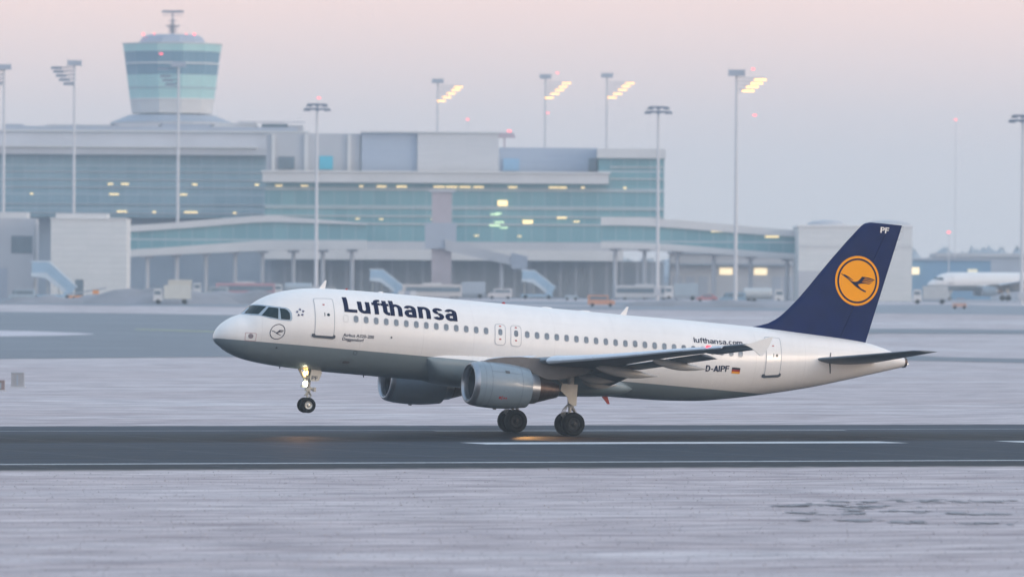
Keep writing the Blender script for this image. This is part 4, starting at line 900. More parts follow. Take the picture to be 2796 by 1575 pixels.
for (x, y, w_, h_, m_) in ((1371, 555, 2.2, 1.2, YEL), (1188, 600, 2.0, .4, YEL), (1440, 603, 2.4, .5, YEL), (1440, 608, 2.2, .6, YEL), (1533, 594, 2.2, .45, YEL), (1573, 604, 1.4, .35, YEL), (1362, 607, 2.2, .4, GRN), (1350, 616, 2.4, .42, GRN), (1375, 622, 1.8, .35, GRN), (1350, 586, 2., .35, GRN), (1360, 583, 1.4, .3, GRN), (975, 600, .9, .3, YEL), (1040, 601, .9, .3, YEL), (1300, 644, 1., .3, YEL), (1418, 645, .8, .3, YEL), (870, 604, .8, .3, YEL), (760, 511, 1.6, .35, YEL), (830, 511, 1.6, .35, YEL)):
    T2.lamp('ceiling_light', x, y, w_, h_, m_, -.5)
T2.lamp('obstacle_light', 1388, 357, .8, .5, RDL, 4)
b = MB(); x = T2.x(1375); z = T2.z(402); b.tube((x, 10, z), (x, 10, z + 2.6), .2, n=6); b.box(x - 2.6, x + 2.6, 9.6, 10.4, z + 2.3, z + 3.5, top=(.5, .2)); b.build('roof_radar', mat('radar_paint', (.42, .36, .42), .6), T2.e)

# ---- glazed galleries on legs
def gallery(name, label, pts, Zd, m_glass, leg_px, lights=()):
    """pts: (px, y roof top, y roof bottom, y sill top, y sill bottom)"""
    S = Site(name, (pts[0][0] + pts[-1][0]) / 2, Zd, label, 'walkway')
    def band(nm, ia, ib, m_, d0, d1):
        v = []; f = []
        for p in pts:
            x = S.x(p[0]); z0, z1 = S.z(p[ib]), S.z(p[ia]); v += [(x, d0, z0), (x, d0, z1), (x, d1, z1), (x, d1, z0)]
        for i in range(len(pts) - 1):
            for k in range(4): a = 4 * i + k; c = 4 * i + (k + 1) % 4; f.append((a, c, c + 4, a + 4))
        f += [(0, 3, 2, 1), tuple(4 * (len(pts) - 1) + k for k in range(4))]
        return obj(nm, v, f, m_, S.e, angle=.5)
    band('roof', 1, 2, PALE, -.8, 5.8); band('glazing', 2, 3, m_glass, 0, 5); band('sill', 3, 4, PALE, -.6, 5.6)
    for x in leg_px:
        zt = float(np.interp(x, [p[0] for p in pts], [S.z(p[4]) for p in pts])); b = MB(); b.tube((S.x(x), 2.5, -1), (S.x(x), 2.5, zt + .2), .45, n=8); b.box(S.x(x) - 1.2, S.x(x) + 1.2, 1, 4, zt - .5, zt + .3); b.build('leg', PALE2, S.e)
    for (x, y) in lights: S.lamp('ceiling_light', x, y, 3.0, .5, YEL, -.2)
    return S
gallery('glazed_gallery', 'glazed gallery bridge curving down from the pier towards the tail fin', [(1640, 592, 614, 660, 676), (1700, 592, 614, 660, 677), (1760, 593, 615, 661, 678), (1830, 597, 619, 664, 682), (1910, 603, 625, 670, 687), (2000, 610, 632, 677, 693), (2090, 618, 638, 683, 699), (2176, 625, 642, 688, 704)], 1500, GLZ, (1680, 1760, 1850, 1950, 2050, 2150), ((1842, 617), (1960, 628), (2107, 642)))
gallery('glazed_gallery', 'glazed gallery sloping down from the pier to the white block with a lighter roof', [(345, 622, 640, 688, 708), (430, 617, 634, 683, 703), (520, 609, 627, 676, 698), (610, 601, 619, 669, 694), (690, 594, 612, 663, 690), (740, 592, 610, 661, 688), (1000, 612.5, 616, 660, 683)], 1540, GLZ, (400, 480, 560, 640, 715, 800, 880, 960))

# ---- plain blocks
S = Site('white_block', 238, 1430, 'tall white windowless block standing left of the galleries', 'building')
S.block('wall', 138, 344, 604, None, WBOX, 0, 16); S.block('roof', 150, 290, 590, 603.8, PALE, 1, 12); S.block('parapet', 136, 346, 602, 604.5, WHITE, -.3, 16.3); S.block('door', 205, 228, 770, None, DKWIN, -.05, .2)
S = Site('grey_block', 10, 1440, 'grey block with a dark recess cut by the frame edge', 'building')
S.block('wall', -70, 92, 604, None, PALE2, 0, 14); S.block('roof', -70, 70, 588, 603.8, PALE, 1, 12); S.block('recess', 30, 88, 652, 700, DKWIN, -.08, .2); S.block('door', -20, 20, 740, None, BLUEG, -.08, .2)
S = Site('cargo_block', 2335, 1480, 'wide pale block with rounded roof vents behind the tail fin', 'building')
S.block('wall', 2180, 2490, 614, None, WBOX, 0, 30); S.block('parapet', 2177, 2493, 609, 613.8, WHITE, -.3, 30.3)
b = MB()
for px, w_ in ((2262, 4.2), (2430, 5.2)): b.lathe([(0, w_), (.5, w_ * .96), (1.0, w_ * .7), (1.3, .05)], (S.x(px), 12, S.z(609) - .1), axis='Z', n=20)
vv = b.build('roof_vent', PALE2, S.e, smooth=True)
S.block('floor_band', 2180, 2490, 667, 669, PALE2, -.15, 0)
S.block('annex', 2177, 2240, 735, None, PALE2, -6, -.2)
S = Site('service_building', 1990, 1620, 'low service building with two warm lit windows under the gallery', 'building')
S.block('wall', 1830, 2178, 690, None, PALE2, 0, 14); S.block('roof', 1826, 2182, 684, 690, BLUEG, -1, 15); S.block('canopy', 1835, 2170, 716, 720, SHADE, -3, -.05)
for x in (1982, 2076): S.lamp('lit_window', x, 737, 3.0, 1.5, WARM)
for x in (1850, 1885, 1920, 2120, 2150): S.block('garage_door', x - 12, x + 12, 752, None, BLUEG, -.1, .1)
S = Site('blue_building', 2590, 1730, 'low blue hall at the far edge beyond the pale block', 'building')
S.block('wall', 2488, 2705, 704, None, mat('blue_cladding', (.16, .32, .50), .6, noise=.15, nscale=.1), 0, 20); S.block('roof', 2485, 2708, 698, 703.8, BLUEG, -.5, 20.5)
S.lamp('lit_window', 2491, 733, 3.2, 1.7, WARM, -1.2); S.lamp('lit_window', 2655, 735, 2.4, 1.4, mat('dim_window', (.6, .55, .4), emit=(.75, .70, .55), estr=.6))
S = Site('distant_hangar', 2760, 2100, 'faint pale hangar cut by the frame edge behind the parked jet', 'building')
S.block('wall', 2560, 2990, 694, None, BLUEG, 0, 30); S.block('roof', 2555, 2995, 684, 693.8, PALE2, -1, 31)

# ---- control tower
ZT = 1800; S = Site('control_tower', 461, ZT, 'control tower with flared teal head and antenna mast', 'tower'); px_m = FPX / ZT
def cyl(name, y_bot, y_top, r_bot, r_top, m_, n=12, cap=True):
    b = MB(); z0 = S.z(y_bot) if y_bot is not None else -1; z1 = S.z(y_top); v = []
    for z, r in ((z0, r_bot / px_m), (z1, r_top / px_m)):
        for i in range(n): a = 2 * PI * (i + .5) / n; v.append((r * math.sin(a), 12 + r * math.cos(a), z))
    f = [(i, (i + 1) % n, n + (i + 1) % n, n + i) for i in range(n)] + [tuple(range(n))[::-1], tuple(range(n, 2 * n))]
    b.add(v, f); return b.build(name, m_, S.e)
rad = lambda y: 113 + (314 - y) / 190 * 26
cyl('shaft', None, 300, 70, 70, PALE2)
cyl('skirt', 338, 318, 168, 118, BLUEG, 24); cyl('skirt_wall', 345, 338.2, 170, 170, PALE2, 24)
for (nm, y0, y1, m_) in (('lower_wall', 314, 274.2, PALE), ('glazed_band', 273.8, 244.5, GLZT), ('glazed_band', 242.5, 208.3, GLZT), ('window_band', 208, 178.5, GLZD), ('window_band', 175.5, 145.5, GLZD), ('glazed_band', 145, 124.5, GLZT)):
    cyl(nm, y0, y1, rad(y0), rad(y1), m_)
for y0, y1, m_ in ((276, 273, WHITE), (244.6, 242.4, BLUEG), (178.6, 175.4, WHITE), (124.6, 121.6, PALE)): cyl('ring_ledge', y0, y1, rad(y0) + 2.5, rad(y1) + 2.5, m_)
cyl('cab_roof', 121.4, 104, 96, 84, BLUEG); cyl('cab_roof', 104, 97.5, 84, 70, BLUEG)
b = MB(); zt = S.z(36)
b.tube((0, 12, S.z(98)), (0, 12, zt), .35, .16, n=8)
for y, w_ in ((86, 1.6), (78, 2.0), (72, 3.2), (58, 1.6)): z = S.z(y); b.lathe([(-.15, w_ * .55), (.1, w_ * .6), (.12, .05)], (0, 12, z), axis='Z', n=12)
for k in range(6):
    a = k; b.tube((math.cos(a) * 1.2, 12 + math.sin(a) * 1.2, S.z(98)), (math.cos(a) * .6, 12 + math.sin(a) * .6, S.z(64)), .06, n=4)
b.build('antenna_mast', mat('mast_dark_paint', (.25, .29, .38), .6, noise=.1), S.e)
b = MB(); b.box(-3.0, 3.0, 11.7, 12.3, zt, zt + .55, top=(.3, .1)); b.tube((-2.6, 12, zt - .6), (2.6, 12, zt - .6), .08, n=5); b.build('radar_bar', RINGM, S.e)
for x, y in ((382, 95.2), (412, 95.6), (500, 96), (522, 94.8)):
    b = MB(); b.lathe([(0, .3), (.3, .26), (.5, .03)], (S.x(x), 9, S.z(y + 3.5)), axis='Z', n=8); b.build('obstacle_light', RDL, S.e)
S.lamp('obstacle_light', 437, 154, .8, .4, RDL, -1.6)

# ---- floodlight masts
def flood_mast(px, Zd, ytop, lamps, label, lit=True, side=1, grp='floodlight masts with stepped lamp arms', red=()):
    S = Site('floodlight_mast', px, Zd, label, 'mast', grp); H = S.z(ytop)
    b = MB(); b.tube((0, 0, -1), (0, 0, H), .42, .24, n=12); b.tube((0, 0, -1), (0, 0, .6), .95, .95, n=12); b.build('pole', MASTM, S.e)
    b = MB(); b.box(-1.5, 1.5, -.9, .9, H - .9, H + .1); b.box(-1.7, 1.7, -1.1, 1.1, H - 1.05, H - .9)
    for q in (-1.6, 1.6): b.tube((q, -1, H - .9), (q, -1, H + .6), .05, n=4)
    b.build('head_platform', BLUEG, S.e)
    for (lx, ly) in lamps:
        x, z = S.x(lx), S.z(ly); b = MB(); x0 = min(0, x - side * 1.0) if side < 0 else 0
        b.tube((0, 0, z + .35), (x, 0, z + .35), .10, n=6); b.tube((0, 0, z - .5), (x * .8, 0, z + .3), .06, n=5)
        b.box(x - 1.2, x + 1.2, -.35, .35, z + .10, z + .48, top=(.15, .1)); a = b.build('lamp_arm', RINGM if not lit else MASTM, S.e)
        b = MB(); b.box(x - 1.15, x + 1.15, -.42, .30, z - .12, z + .08); b.build('lamp', AMB if lit else SHADE, a)
    for (rx, ry) in red: S.lamp('obstacle_light', rx, ry, .6, .4, RDL, .3)
flood_mast(1192, 1900, 218, ((1249, 239), (1241, 247), (1229, 257), (1217, 267), (1202, 277)), 'lit lamp mast behind the louvred plant blocks, leftmost of the four lit ones')
flood_mast(1486, 1900, 204, ((1544, 227), (1534, 237), (1524, 246), (1512, 256), (1497, 267)), 'lit lamp mast rising behind the pier roof with a red light on its pole', red=((1519, 199), (1493, 308)))
flood_mast(1654, 1900, 200, ((1717, 226), (1706, 234), (1697, 244), (1683, 255), (1668, 265)), 'lit lamp mast rising just left of the pier end wall cornice')
flood_mast(2008, 1350, 189, ((2073, 214), (2063, 224), (2051, 234), (2040, 245)), 'tallest lit lamp mast standing alone right of the pier', red=((2053, 185), (2058, 311)))
flood_mast(200, 1560, 174, ((150, 196), (156, 206), (163, 217), (172, 228), (184, 239)), 'unlit lamp mast with dark stepped arms left of the control tower', lit=False, side=-1, red=())
flood_mast(484, 1560, 176, ((440, 196), (448, 217), (454, 228), (462, 239)), 'unlit lamp mast standing in front of the control tower', lit=False, side=-1)
flood_mast(8, 1560, 186, ((-34, 206), (-28, 217), (-20, 228), (-12, 239)), 'unlit lamp mast at the frame edge, farthest from the tail', lit=False, side=-1)
def ring_mast(px, Zd, y0, label, red=None):
    S = Site('ring_mast', px, Zd, label, 'mast', 'masts with double lamp rings'); H = S.z(y0)
    b = MB(); b.tube((0, 0, -1), (0, 0, H + .3), .42, .24, n=12); b.build('pole', MASTM, S.e)
    for dz, r in ((0, 2.1), (-.95, 2.7)):
        b = MB(); b.lathe([(-.18, r), (.15, r), (.15, r - .5), (-.18, r - .5)], (0, 0, H + dz), axis='Z', n=24, close=True)
        for k in range(4): a = PI * k / 2 + .3; b.tube((0, 0, H + dz), ((r - .4) * math.cos(a), (r - .4) * math.sin(a), H + dz), .07, n=5)
        for k in range(8): a = PI * k / 4; x, y = (r - .1) * math.cos(a), (r - .1) * math.sin(a); b.box(x - .3, x + .3, y - .3, y + .3, H + dz - .45, H + dz - .1)
        b.build('lamp_ring', RINGM, S.e)
    if red: S.lamp('obstacle_light', red[0], red[1], .6, .4, RDL, .3)
    b = MB(); b.box(-.7, .7, -.6, .6, 1.2, 2.6); b.build('switch_box', PALE2, S.e)
ring_mast(863, 1480, 289, 'double ring mast over the plant blocks with a red lamp on top', (868, 271))
ring_mast(1795, 1450, 291, 'double ring mast in front of the pier end wall')
ring_mast(2790, 1400, 308, 'double ring mast cut by the frame edge beyond the parked jet')
def pole_light(px, py, Zd, label):
    S = Site('obstacle_pole', px, Zd, label, 'light pole', 'thin poles with red lamps'); b = MB(); b.tube((0, 0, -1), (0, 0, S.z(py) - .3), .16, .08, n=6); b.build('pole', MASTM, S.e); S.lamp('red_lamp', px, py, .7, .5, RDL, .3)
pole_light(2607, 320, 2050, 'tall thin pole with a faint red lamp above the blue hall')
pole_light(2590, 627, 1600, 'short thin pole with a bright red lamp right of the tail fin')
pole_light(1274, 327, 2000, 'thin pole with a red lamp above the louvred plant block')

# ---- boarding bridges and aircraft stairs
S = Site('boarding_bridge', 1210, 1520, 'pinkish grey boarding bridge with tall column and sloping tunnel', 'boarding bridge')
PNK = mat('pinkish_grey_panel', (.42, .38, .43), .6, noise=.15, nscale=.3)
S.block('column', 1178, 1232, 524, None, PNK, -2, 2); S.block('column_cap', 1170, 1240, 518, 526, PALE2, -2.5, 2.5); S.block('rotunda', 1160, 1245, 610, 680, BLUEG, -3, 3)
b = MB(); b.prism([(S.x(1215), S.z(655)), (S.x(1400), S.z(700)), (S.x(1400), S.z(725)), (S.x(1215), S.z(685))], -3.5, .2); b.build('tunnel', PALE2, S.e)
b = MB(); b.prism([(S.x(1395), S.z(690)), (S.x(1440), S.z(700)), (S.x(1440), S.z(738)), (S.x(1395), S.z(732))], -4, .8); b.build('cab', BLUEG, S.e)
b = MB(); b.tube((S.x(1370), -1.6, -.5), (S.x(1370), -1.6, S.z(715)), .35, n=8); b.box(S.x(1370) - 1.5, S.x(1370) + 1.5, -2.6, -.6, -.5, 1); b.build('wheel_column', PALE2, S.e)

def wheels_(S_e, xs_, w_, r=.45):
    for x in xs_:
        for y in (-w_ / 2 + .12, w_ / 2 - .12):
            b = MB(); b.lathe([(-.14, .05), (-.14, r * .8), (-.1, r), (.1, r), (.14, r * .8), (.14, .05)], (x, y, r), axis='Y', n=14); b.build('wheel', TYRE, S_e)
LB = mat('light_blue_paint', (.30, .46, .62), .45, noise=.1, nscale=.5); LBW = mat('pale_blue_paint', (.52, .62, .72), .45, noise=.1, nscale=.5)
def stairs(px, Zd, label, flip=1, k=1.):
    S = Site('aircraft_stairs', px, Zd, label, 'stairs', 'mobile aircraft stairs on the apron')
    e = S.e; f_ = flip; X = lambda x: x * f_ * k
    b = MB(); b.box(min(X(-3.4), X(3.4)), max(X(-3.4), X(3.4)), -1.2, 1.2, .5, 1.0); b.box(min(X(2.0), X(3.4)), max(X(2.0), X(3.4)), -1.1, 1.1, 1.0, 2.3, top=(.25, .1)); b.build('chassis', LB, e)
    b = MB(); b.prism([(X(-3.2), 4.3 * k), (X(-.6), 4.3 * k), (X(3.3), 1.0), (X(3.6), .6), (X(3.0), .6), (X(-.9), 3.4 * k), (X(-3.2), 3.7 * k)][::f_], -1.05, 1.05); b.build('flight', LBW, e)
    b = MB(); b.prism([(X(-3.3), 6.2 * k), (X(-.4), 6.2 * k), (X(4.2), 2.6), (X(4.1), 2.4), (X(-.5), 5.95 * k), (X(-3.3), 5.95 * k)][::f_], -1.15, 1.15); b.build('canopy', LBW, e)
    b = MB(); b.prism([(X(-3.1), 6.0 * k), (X(-.5), 6.0 * k), (X(4.0), 2.5), (X(3.3), 1.1), (X(-.7), 4.3 * k), (X(-3.1), 4.3 * k)][::f_], -1.1, -1.04); b.build('side_screen', LB, e)
    for x in (-2.6, -.6, 1.2): b = MB(); b.tube((X(x), 0, .9), (X(x), 0, min(3.8, 4.2 - max(0, x + .6) * .8) * k), .14, n=6); b.build('support', GEARM, e)
    wheels_(e, [X(-2.4), X(2.6)], 2.4)
stairs(1050, 1500, 'light blue aircraft stairs below the pier, above the nose end of the white airliner', 1)
stairs(1465, 1500, 'light blue aircraft stairs below the pier, near the small white roof antenna', 1)
stairs(140, 1400, 'large blue aircraft stairs in front of the grey and white blocks', 1, 1.25)

# ---- vehicles
def paint(n_, c): return bpy.data.materials.get(n_) or mat(n_, c, .4, coat=.2, noise=.1, nscale=1.5)
def vehicle(kind, px, Zd, col, cname, label, cat, group, face=-1):
    S = Site({'van': 'van', 'truck': 'box_truck', 'bus': 'apron_bus', 'tug': 'baggage_tug', 'loader': 'belt_loader', 'tanker': 'fuel_truck', 'car': 'airport_car'}[kind], px, Zd, label, cat, group); e = S.e; M = paint(cname, col); f_ = face
    def B(nm, x0, x1, y0, y1, z0, z1, m_, top=None, par=None):
        b = MB(); a, c = sorted((x0 * f_, x1 * f_)); b.box(a, c, y0, y1, z0, z1, top=top); return b.build(nm, m_, par or e)
    if kind == 'van':
        b = MB(); b.prism([(x * f_, z) for x, z in [(-2.6, .4), (2.6, .4), (2.6, 1.1), (1.9, 1.35), (1.3, 2.2), (-2.5, 2.25), (-2.6, 2.1)]][::f_], -1, 1); b.build('body', M, e)
        B('windscreen', 1.32, 1.8, -1.02, -.98, 1.3, 2.0, DKWIN); B('side_window', -2.2, 1.1, -1.02, -.99, 1.35, 1.95, DKWIN); wheels_(e, (-1.7 * f_, 1.7 * f_), 2.0, .36)
    elif kind == 'car':
        b = MB(); b.prism([(x * f_, z) for x, z in [(-2.2, .35), (2.2, .35), (2.2, .85), (1.3, 1.0), (.7, 1.5), (-1.2, 1.55), (-1.9, 1.0), (-2.2, .95)]][::f_], -.9, .9); b.build('body', M, e)
        B('side_window', -1.1, .8, -.93, -.9, 1.0, 1.42, DKWIN); wheels_(e, (-1.4 * f_, 1.4 * f_), 1.8, .33)
    elif kind == 'truck':
        B('cargo_box', -3.6, 1.5, -1.2, 1.2, 1.0, 3.6, M); B('cab', 1.7, 3.6, -1.15, 1.15, .6, 2.9, PALE, (.25, .05)); B('cab_window', 2.1, 3.3, -1.14, -1.10, 1.8, 2.5, DKWIN); B('chassis', -3.6, 3.5, -1, 1, .55, .95, SHADE); wheels_(e, (-2.4 * f_, 2.6 * f_), 2.3, .48)
    elif kind == 'tanker':
        b = MB(); b.lathe([(-4.2, .05), (-4.1, .9), (-3.9, 1.1), (1.5, 1.1), (1.7, .9), (1.8, .05)], (0, 0, 2.0), n=18); t_ = b.build('tank', M, e, angle=.6); t_.rotation_euler = (0, 0, PI if f_ < 0 else 0)
        B('cab', 2.1, 4.1, -1.15, 1.15, .6, 2.8, PALE, (.25, .05)); B('cab_window', 2.5, 3.8, -1.14, -1.10, 1.7, 2.4, DKWIN); B('chassis', -4.2, 4.0, -1, 1, .55, .9, SHADE); wheels_(e, (-3 * f_, -1.9 * f_, 3 * f_), 2.3, .48)
    elif kind == 'bus':
        B('body', -6.4, 6.4, -1.5, 1.5, .4, 3.0, M, (.12, .1)); B('side_window', -6.0, 5.6, -1.50, -1.40, 1.4, 2.4, DKWIN); B('roof_unit', -2, 2, -1, 1, 3.0, 3.3, PALE); wheels_(e, (-4.2 * f_, 4.2 * f_), 2.9, .48)
    elif kind == 'tug':
        B('body', -1.4, 1.4, -.8, .8, .35, 1.1, M, (.1, .05)); B('canopy', -.9, .5, -.75, .75, 1.9, 2.0, M)
        for x in (-.85, .45): B('post', x - .04, x + .04, -.7, -.62, 1.1, 1.9, SHADE)
        wheels_(e, (-.9 * f_, .9 * f_), 1.6, .33)
    elif kind == 'loader':
        B('body', -3.4, 3.4, -1, 1, .45, .9, M); b = MB(); b.prism([(x * f_, z) for x, z in [(-4, .9), (4, 2.3), (4, 2.6), (-4, 1.2)]][::f_], -.5, .5); b.build('belt', SHADE, e); B('cab', 1.4, 2.6, -1, -.45, .9, 2.0, M); wheels_(e, (-2.4 * f_, 2.4 * f_), 2.0, .38)
    return S
G = 'service vehicles parked on the apron'
vl = [('truck', 505, 1520, (.60, .57, .50), 'beige_paint', 'beige box truck between the white block and the pier undercroft', 'truck'),
      ('truck', 470, 1330, (.60, .60, .56), 'pale_paint', 'pale box truck in front of the dark earth mounds', 'truck'),
      ('loader', 235, 1390, (.75, .28, .05), 'orange_vehicle_paint', 'orange belt loader beside the foot of the white block', 'belt loader'),
      ('bus', 670, 1500, (.42, .22, .27), 'dull_red_paint', 'dull red apron bus under the left gallery', 'bus'),
      ('van', 590, 1480, (.35, .40, .44), 'slate_paint', 'slate grey van just left of the dull red bus', 'van'),
      ('tanker', 800, 1500, (.34, .40, .46), 'tank_grey_paint', 'grey fuel truck right of the dull red bus', 'fuel truck'),
      ('van', 900, 1490, (.55, .57, .60), 'silver_paint', 'silver van right of the grey fuel truck', 'van'),
      ('bus', 1180, 1490, (.52, .50, .50), 'bus_pale_paint', 'pale apron bus between the two pairs of light blue stairs', 'bus'),
      ('truck', 1280, 1500, (.36, .42, .50), 'blue_grey_paint', 'blue grey box truck right of the pale apron bus', 'truck'),
      ('van', 1365, 1480, (.56, .55, .57), 'white_vehicle_paint', 'white van below the boarding bridge cab', 'van'),
      ('tug', 1560, 1450, (.30, .38, .46), 'tug_blue_paint', 'blue grey baggage tug right of the second light blue stairs', 'tug'),
      ('van', 1642, 1330, (.58, .27, .16), 'orange_red_paint', 'orange red van above the small white roof antenna', 'van'),
      ('bus', 1760, 1500, (.56, .56, .58), 'white_bus_paint', 'white apron bus under the start of the curved gallery', 'bus'),
      ('truck', 1860, 1470, (.30, .38, .45), 'dark_blue_grey_paint', 'dark blue grey truck left of the warm lit windows', 'truck'),
      ('car', 1930, 1440, (.40, .16, .18), 'wine_paint', 'wine red car on the apron below the curved gallery', 'car'),
      ('van', 2000, 1400, (.20, .33, .45), 'blue_van_paint', 'blue van on the apron below the warm lit windows', 'van'),
      ('tanker', 2085, 1410, (.50, .53, .55), 'tank_pale_paint', 'pale fuel truck close to the sloping edge of the fin', 'fuel truck'),
      ('truck', 2540, 1420, (.44, .47, .50), 'mid_grey_paint', 'mid grey box truck between the fin and the parked jet', 'truck'),
      ('tug', 2620, 1330, (.50, .30, .26), 'rust_paint', 'rust coloured tug in front of the parked jet', 'tug'),
      ('van', 60, 1370, (.33, .42, .50), 'blue_grey_van_paint', 'blue grey van at the foot of the grey block', 'van'),
      ('car', 360, 1380, (.45, .42, .44), 'grey_car_paint', 'grey car between the white block and the mounds', 'car')]
for (k, px, Zd, c, cn, lb, ct) in vl: vehicle(k, px, Zd, c, cn, lb, ct, G, random.choice((-1, 1)))
# baggage containers
for i, px in enumerate((1095, 1112, 1129)):
    S = Site('baggage_container', px, 1440, ('pale baggage container nearest the first light blue stairs', 'middle baggage container in the row of three below the pier', 'baggage container at the bus end of the row of three')[i], 'container', 'baggage containers in a row')
    b = MB(); b.box(-.65, .65, -.75, .75, .35, 1.85, top=(.12, 0)); b.build('shell', PALE if i != 1 else BLUEG, S.e); wheels_(S.e, (-.45, .45), 1.3, .18)

# ---- dark earth mounds before the apron
MND = mat('mound_earth', (.17, .17, .19), .9, col2=(.30, .30, .34), nscale=.12)
def mound(px, Zd, hw, hh, dd):
    S_ = P(uof(px, Zd), Zd, ground_z(Zd) - .3); v = []; f = []; nx, ny = 28, 10; rr_ = random.Random(px)
    for j in range(ny + 1):
        for i in range(nx + 1):
            a = i / nx * 2 - 1; c = j / ny * 2 - 1; h_ = hh * max(0, 1 - abs(a) ** 2.2) ** .8 * max(0, 1 - abs(c) ** 2) ** .7 * (1 + .12 * math.sin(9 * a + px) + .08 * rr_.uniform(-1, 1))
            p = S_ + RT * (a * hw) + V * (c * dd); v.append((p.x, p.y, S_.z + h_))
    for j in range(ny):
        for i in range(nx): q = j * (nx + 1) + i; f.append((q, q + 1, q + nx + 2, q + nx + 1))
    tag(obj('earth_mound', v, f, MND, smooth=True), kind='structure')
mound(440, 1345, 16, 3.3, 12); mound(665, 1350, 13, 2.6, 10); mound(300, 1350, 11, 1.8, 10); mound(2040, 1340, 15, 1.6, 9); mound(1830, 1345, 10, 1.5, 8); mound(120, 1340, 9, 1.6, 9)

# ---- parked jet at the right edge: the same airliner parts without its lettering
PJ = empty('parked_airliner'); tag(PJ, 'white jet parked behind the tail, its rear cut by the frame edge', 'airliner')
skip = ('title_', 'web_', 'registration', 'type_', 'name_', 'national', 'nose_emblem', 'star_', 'cabin_window', 'overwing', 'static', 'blanked', 'skin_', 'service', 'antenna', 'tail_fin')
for o in list(AIR.children):
    if o.name.startswith(skip): continue
    copy_tree(o, PJ)
def strip_lit(o):
    for c in list(o.children):
        strip_lit(c)
        if c.name.startswith(('landing_light', 'taxi_light', 'navigation_light', 'tail_light', 'door_lettering', 'lamp_housing', 'cowl_')): bpy.data.objects.remove(c)
strip_lit(PJ)
for z in (0,): 
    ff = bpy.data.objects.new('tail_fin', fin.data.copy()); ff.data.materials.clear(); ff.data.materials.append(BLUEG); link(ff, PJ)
p = site(2532, 1560); PJ.matrix_world = Matrix.Translation((p.x, p.y, p.z + .585)) @ Matrix.Rotation(R_(-16), 4, 'Z') @ Matrix.Translation((0, 0, -HZ))

# ---- distant wood on the skyline
WOOD = mat('far_wood', (.36, .41, .47), .95, col2=(.28, .34, .40), nscale=.05)  # tree colour lightened to add painted haze over the real haze
v = []; f = []; rr_ = random.Random(11)
for k in range(900):
    u = rr_.uniform(-330, 330); Zd = rr_.uniform(2700, 3000); h_ = rr_.uniform(9, 17) * (1.15 if u > 90 else .9); w_ = rr_.uniform(4, 9); c = P(u, Zd, ground_z(Zd)); n0 = len(v); n = 7
    for (hz_, rr2) in ((0, .5), (.25, 1), (.6, .95), (.85, .6), (1, .12)):
        for i in range(n):
            a = 2 * PI * i / n + k; q = rr2 * w_ * rr_.uniform(.75, 1.15); v.append((c.x + q * math.cos(a), c.y + q * math.sin(a), c.z + hz_ * h_ * rr_.uniform(.93, 1.07)))
    for j in range(4):
        for i in range(n): f.append((n0 + j * n + i, n0 + j * n + (i + 1) % n, n0 + (j + 1) * n + (i + 1) % n, n0 + (j + 1) * n + i))
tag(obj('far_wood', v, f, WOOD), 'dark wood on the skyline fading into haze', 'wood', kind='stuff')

# ---- small cabinets on the grass
CABM = mat('cabinet_paint', (.34, .35, .38), .6, noise=.2, nscale=2)
def cabinet(px, Zd, w_, h_, label, m_=CABM):
    S = Site('utility_cabinet', px, Zd, label, 'cabinet', 'cabinets on the frosty grass'); b = MB(); b.box(-w_ / 2, w_ / 2, -.35, .35, .12, h_); b.box(-w_ / 2 - .04, w_ / 2 + .04, -.4, .4, h_, h_ + .08, top=(.05, .05)); b.build('housing', m_, S.e)
    b = MB(); b.box(-w_ / 2 - .1, w_ / 2 + .1, -.45, .45, -.05, .12); b.build('plinth', PALE2, S.e)
    b = MB(); b.box(-.05, .05, -.375, -.352, .2, h_ - .1); b.build('door_gap', SHADE, S.e)
cabinet(50, 496, .9, 1.05, 'grey utility cabinet on the grass at the far left')
cabinet(4, 480, .5, .7, 'low brownish cabinet cut by the frame edge left of the grey one', mat('brown_cabinet_paint', (.25, .20, .20), .6, noise=.2))

# ---- frosted grass tufts, near side and just beyond the runway
GRS = mat('frosted_blades', (.58, .57, .60), .8, col2=(.34, .32, .35), nscale=.8)
v = []; f = []; rr_ = random.Random(5)
def tuft(u, Zd, h_):
    c = P(u, Zd, 0)
    if -63.6 < c.y < 22.2: return
    for q in range(3):
        a = rr_.uniform(0, 6.28); w_ = rr_.uniform(.015, .06); l = rr_.uniform(-.06, .06); n0 = len(v)
        v.extend([(c.x - w_ * math.cos(a), c.y - w_ * math.sin(a), -.01), (c.x + w_ * math.cos(a), c.y + w_ * math.sin(a), -.01), (c.x + l, c.y + l, h_ * rr_.uniform(.6, 1.2))]); f.append((n0, n0 + 1, n0 + 2))
for k in range(9000):
    Zd = 165 + 118 * rr_.random() ** 1.2; u = rr_.uniform(-1, 1) * .078 * Zd
    tuft(u, Zd, rr_.uniform(.01, .03))
tag(obj('frosted_grass', v, f, GRS), 'frost covered short grass beside the runway', 'grass', kind='stuff')
DTF = mat('bare_turf', (.38, .37, .40), .9, col2=(.20, .21, .24), nscale=2.5)
v = []; f = []
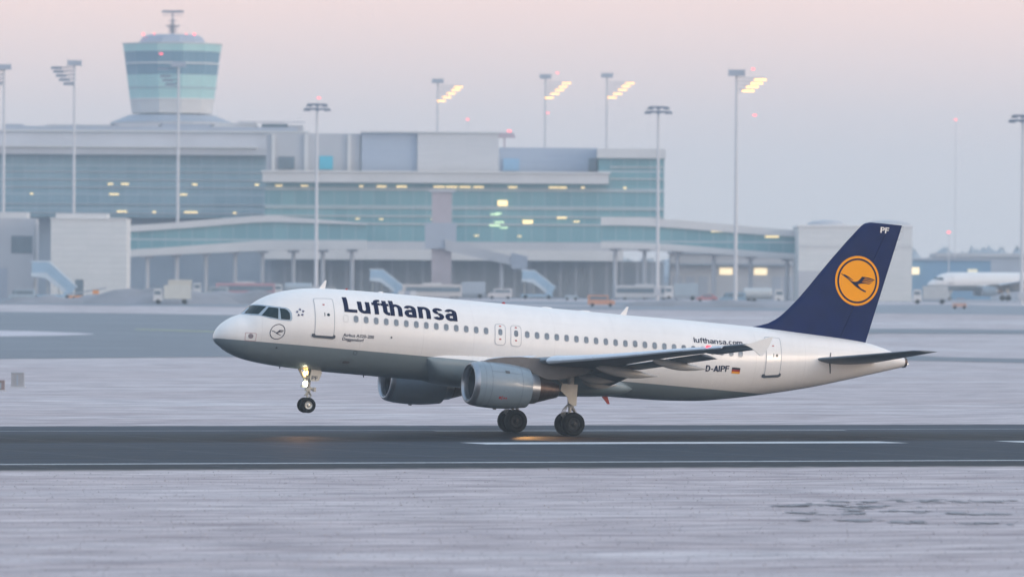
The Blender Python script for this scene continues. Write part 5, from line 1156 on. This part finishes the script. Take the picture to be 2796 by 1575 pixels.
for (px, py, wu, wz) in ((2230, 1373, 1.3, .9), (2345, 1376, .8, 1.4), (2330, 1364, 1.2, .8), (2445, 1363, 1.1, 1.0), (2545, 1361, .8, .8), (2690, 1361, 1.4, .8), (2375, 1388, 1.0, 1.0), (2345, 1398, .9, .9), (2480, 1390, .8, .8), (2290, 1413, 1.1, 1.3), (2360, 1415, .7, .6), (2490, 1419, .7, .8), (2680, 1421, .8, .7), (2610, 1395, .7, .6), (2205, 1397, .8, .9), (2700, 1396, .6, .6), (2420, 1376, .7, .7), (2150, 1376, .8, .5)):
    Zd = 7.284 * FPX / (py - 787.5); c = P(uof(px, Zd), Zd, 0)
    for q in range(9):
        cx = c + RT * rr_.gauss(0, wu * .5) + V * rr_.gauss(0, wz * .9); n0 = len(v); n = 11; rw, rd = rr_.uniform(.08, .42), rr_.uniform(.15, .8); zq = .012 + .0006 * (len(v) % 37)
        v.append((cx.x, cx.y, zq))
        for i in range(n):
            a = 2 * PI * i / n; k = rr_.uniform(.55, 1.2); p = cx + RT * (rw * k * math.cos(a)) + V * (rd * k * math.sin(a)); v.append((p.x, p.y, zq))
        for i in range(n): f.append((n0, n0 + 1 + i, n0 + 1 + (i + 1) % n))
tag(obj('bare_turf', v, f, DTF), 'patches of dark bare turf showing through the frost in the foreground', 'turf', kind='stuff')

# ------------------------------------------------------------------ haze
hz = bpy.data.materials.new('morning_haze'); hz.use_nodes = True; t = hz.node_tree; t.nodes.clear()
o_ = t.nodes.new('ShaderNodeOutputMaterial'); pv = t.nodes.new('ShaderNodeVolumePrincipled'); pv.inputs['Color'].default_value = (.74, .86, .93, 1); pv.inputs['Density'].default_value = .0002; pv.inputs['Anisotropy'].default_value = .35
t.links.new(pv.outputs[0], o_.inputs['Volume'])
v = [P(u, Zd, z) for z in (-1, 92) for (u, Zd) in ((-960, -560), (960, -560), (960, 4360), (-960, 4360))]
tag(obj('haze', v, [(3, 2, 1, 0), (4, 5, 6, 7), (0, 1, 5, 4), (1, 2, 6, 5), (2, 3, 7, 6), (3, 0, 4, 7)], hz), 'thin morning haze over the airfield', 'haze', kind='stuff')
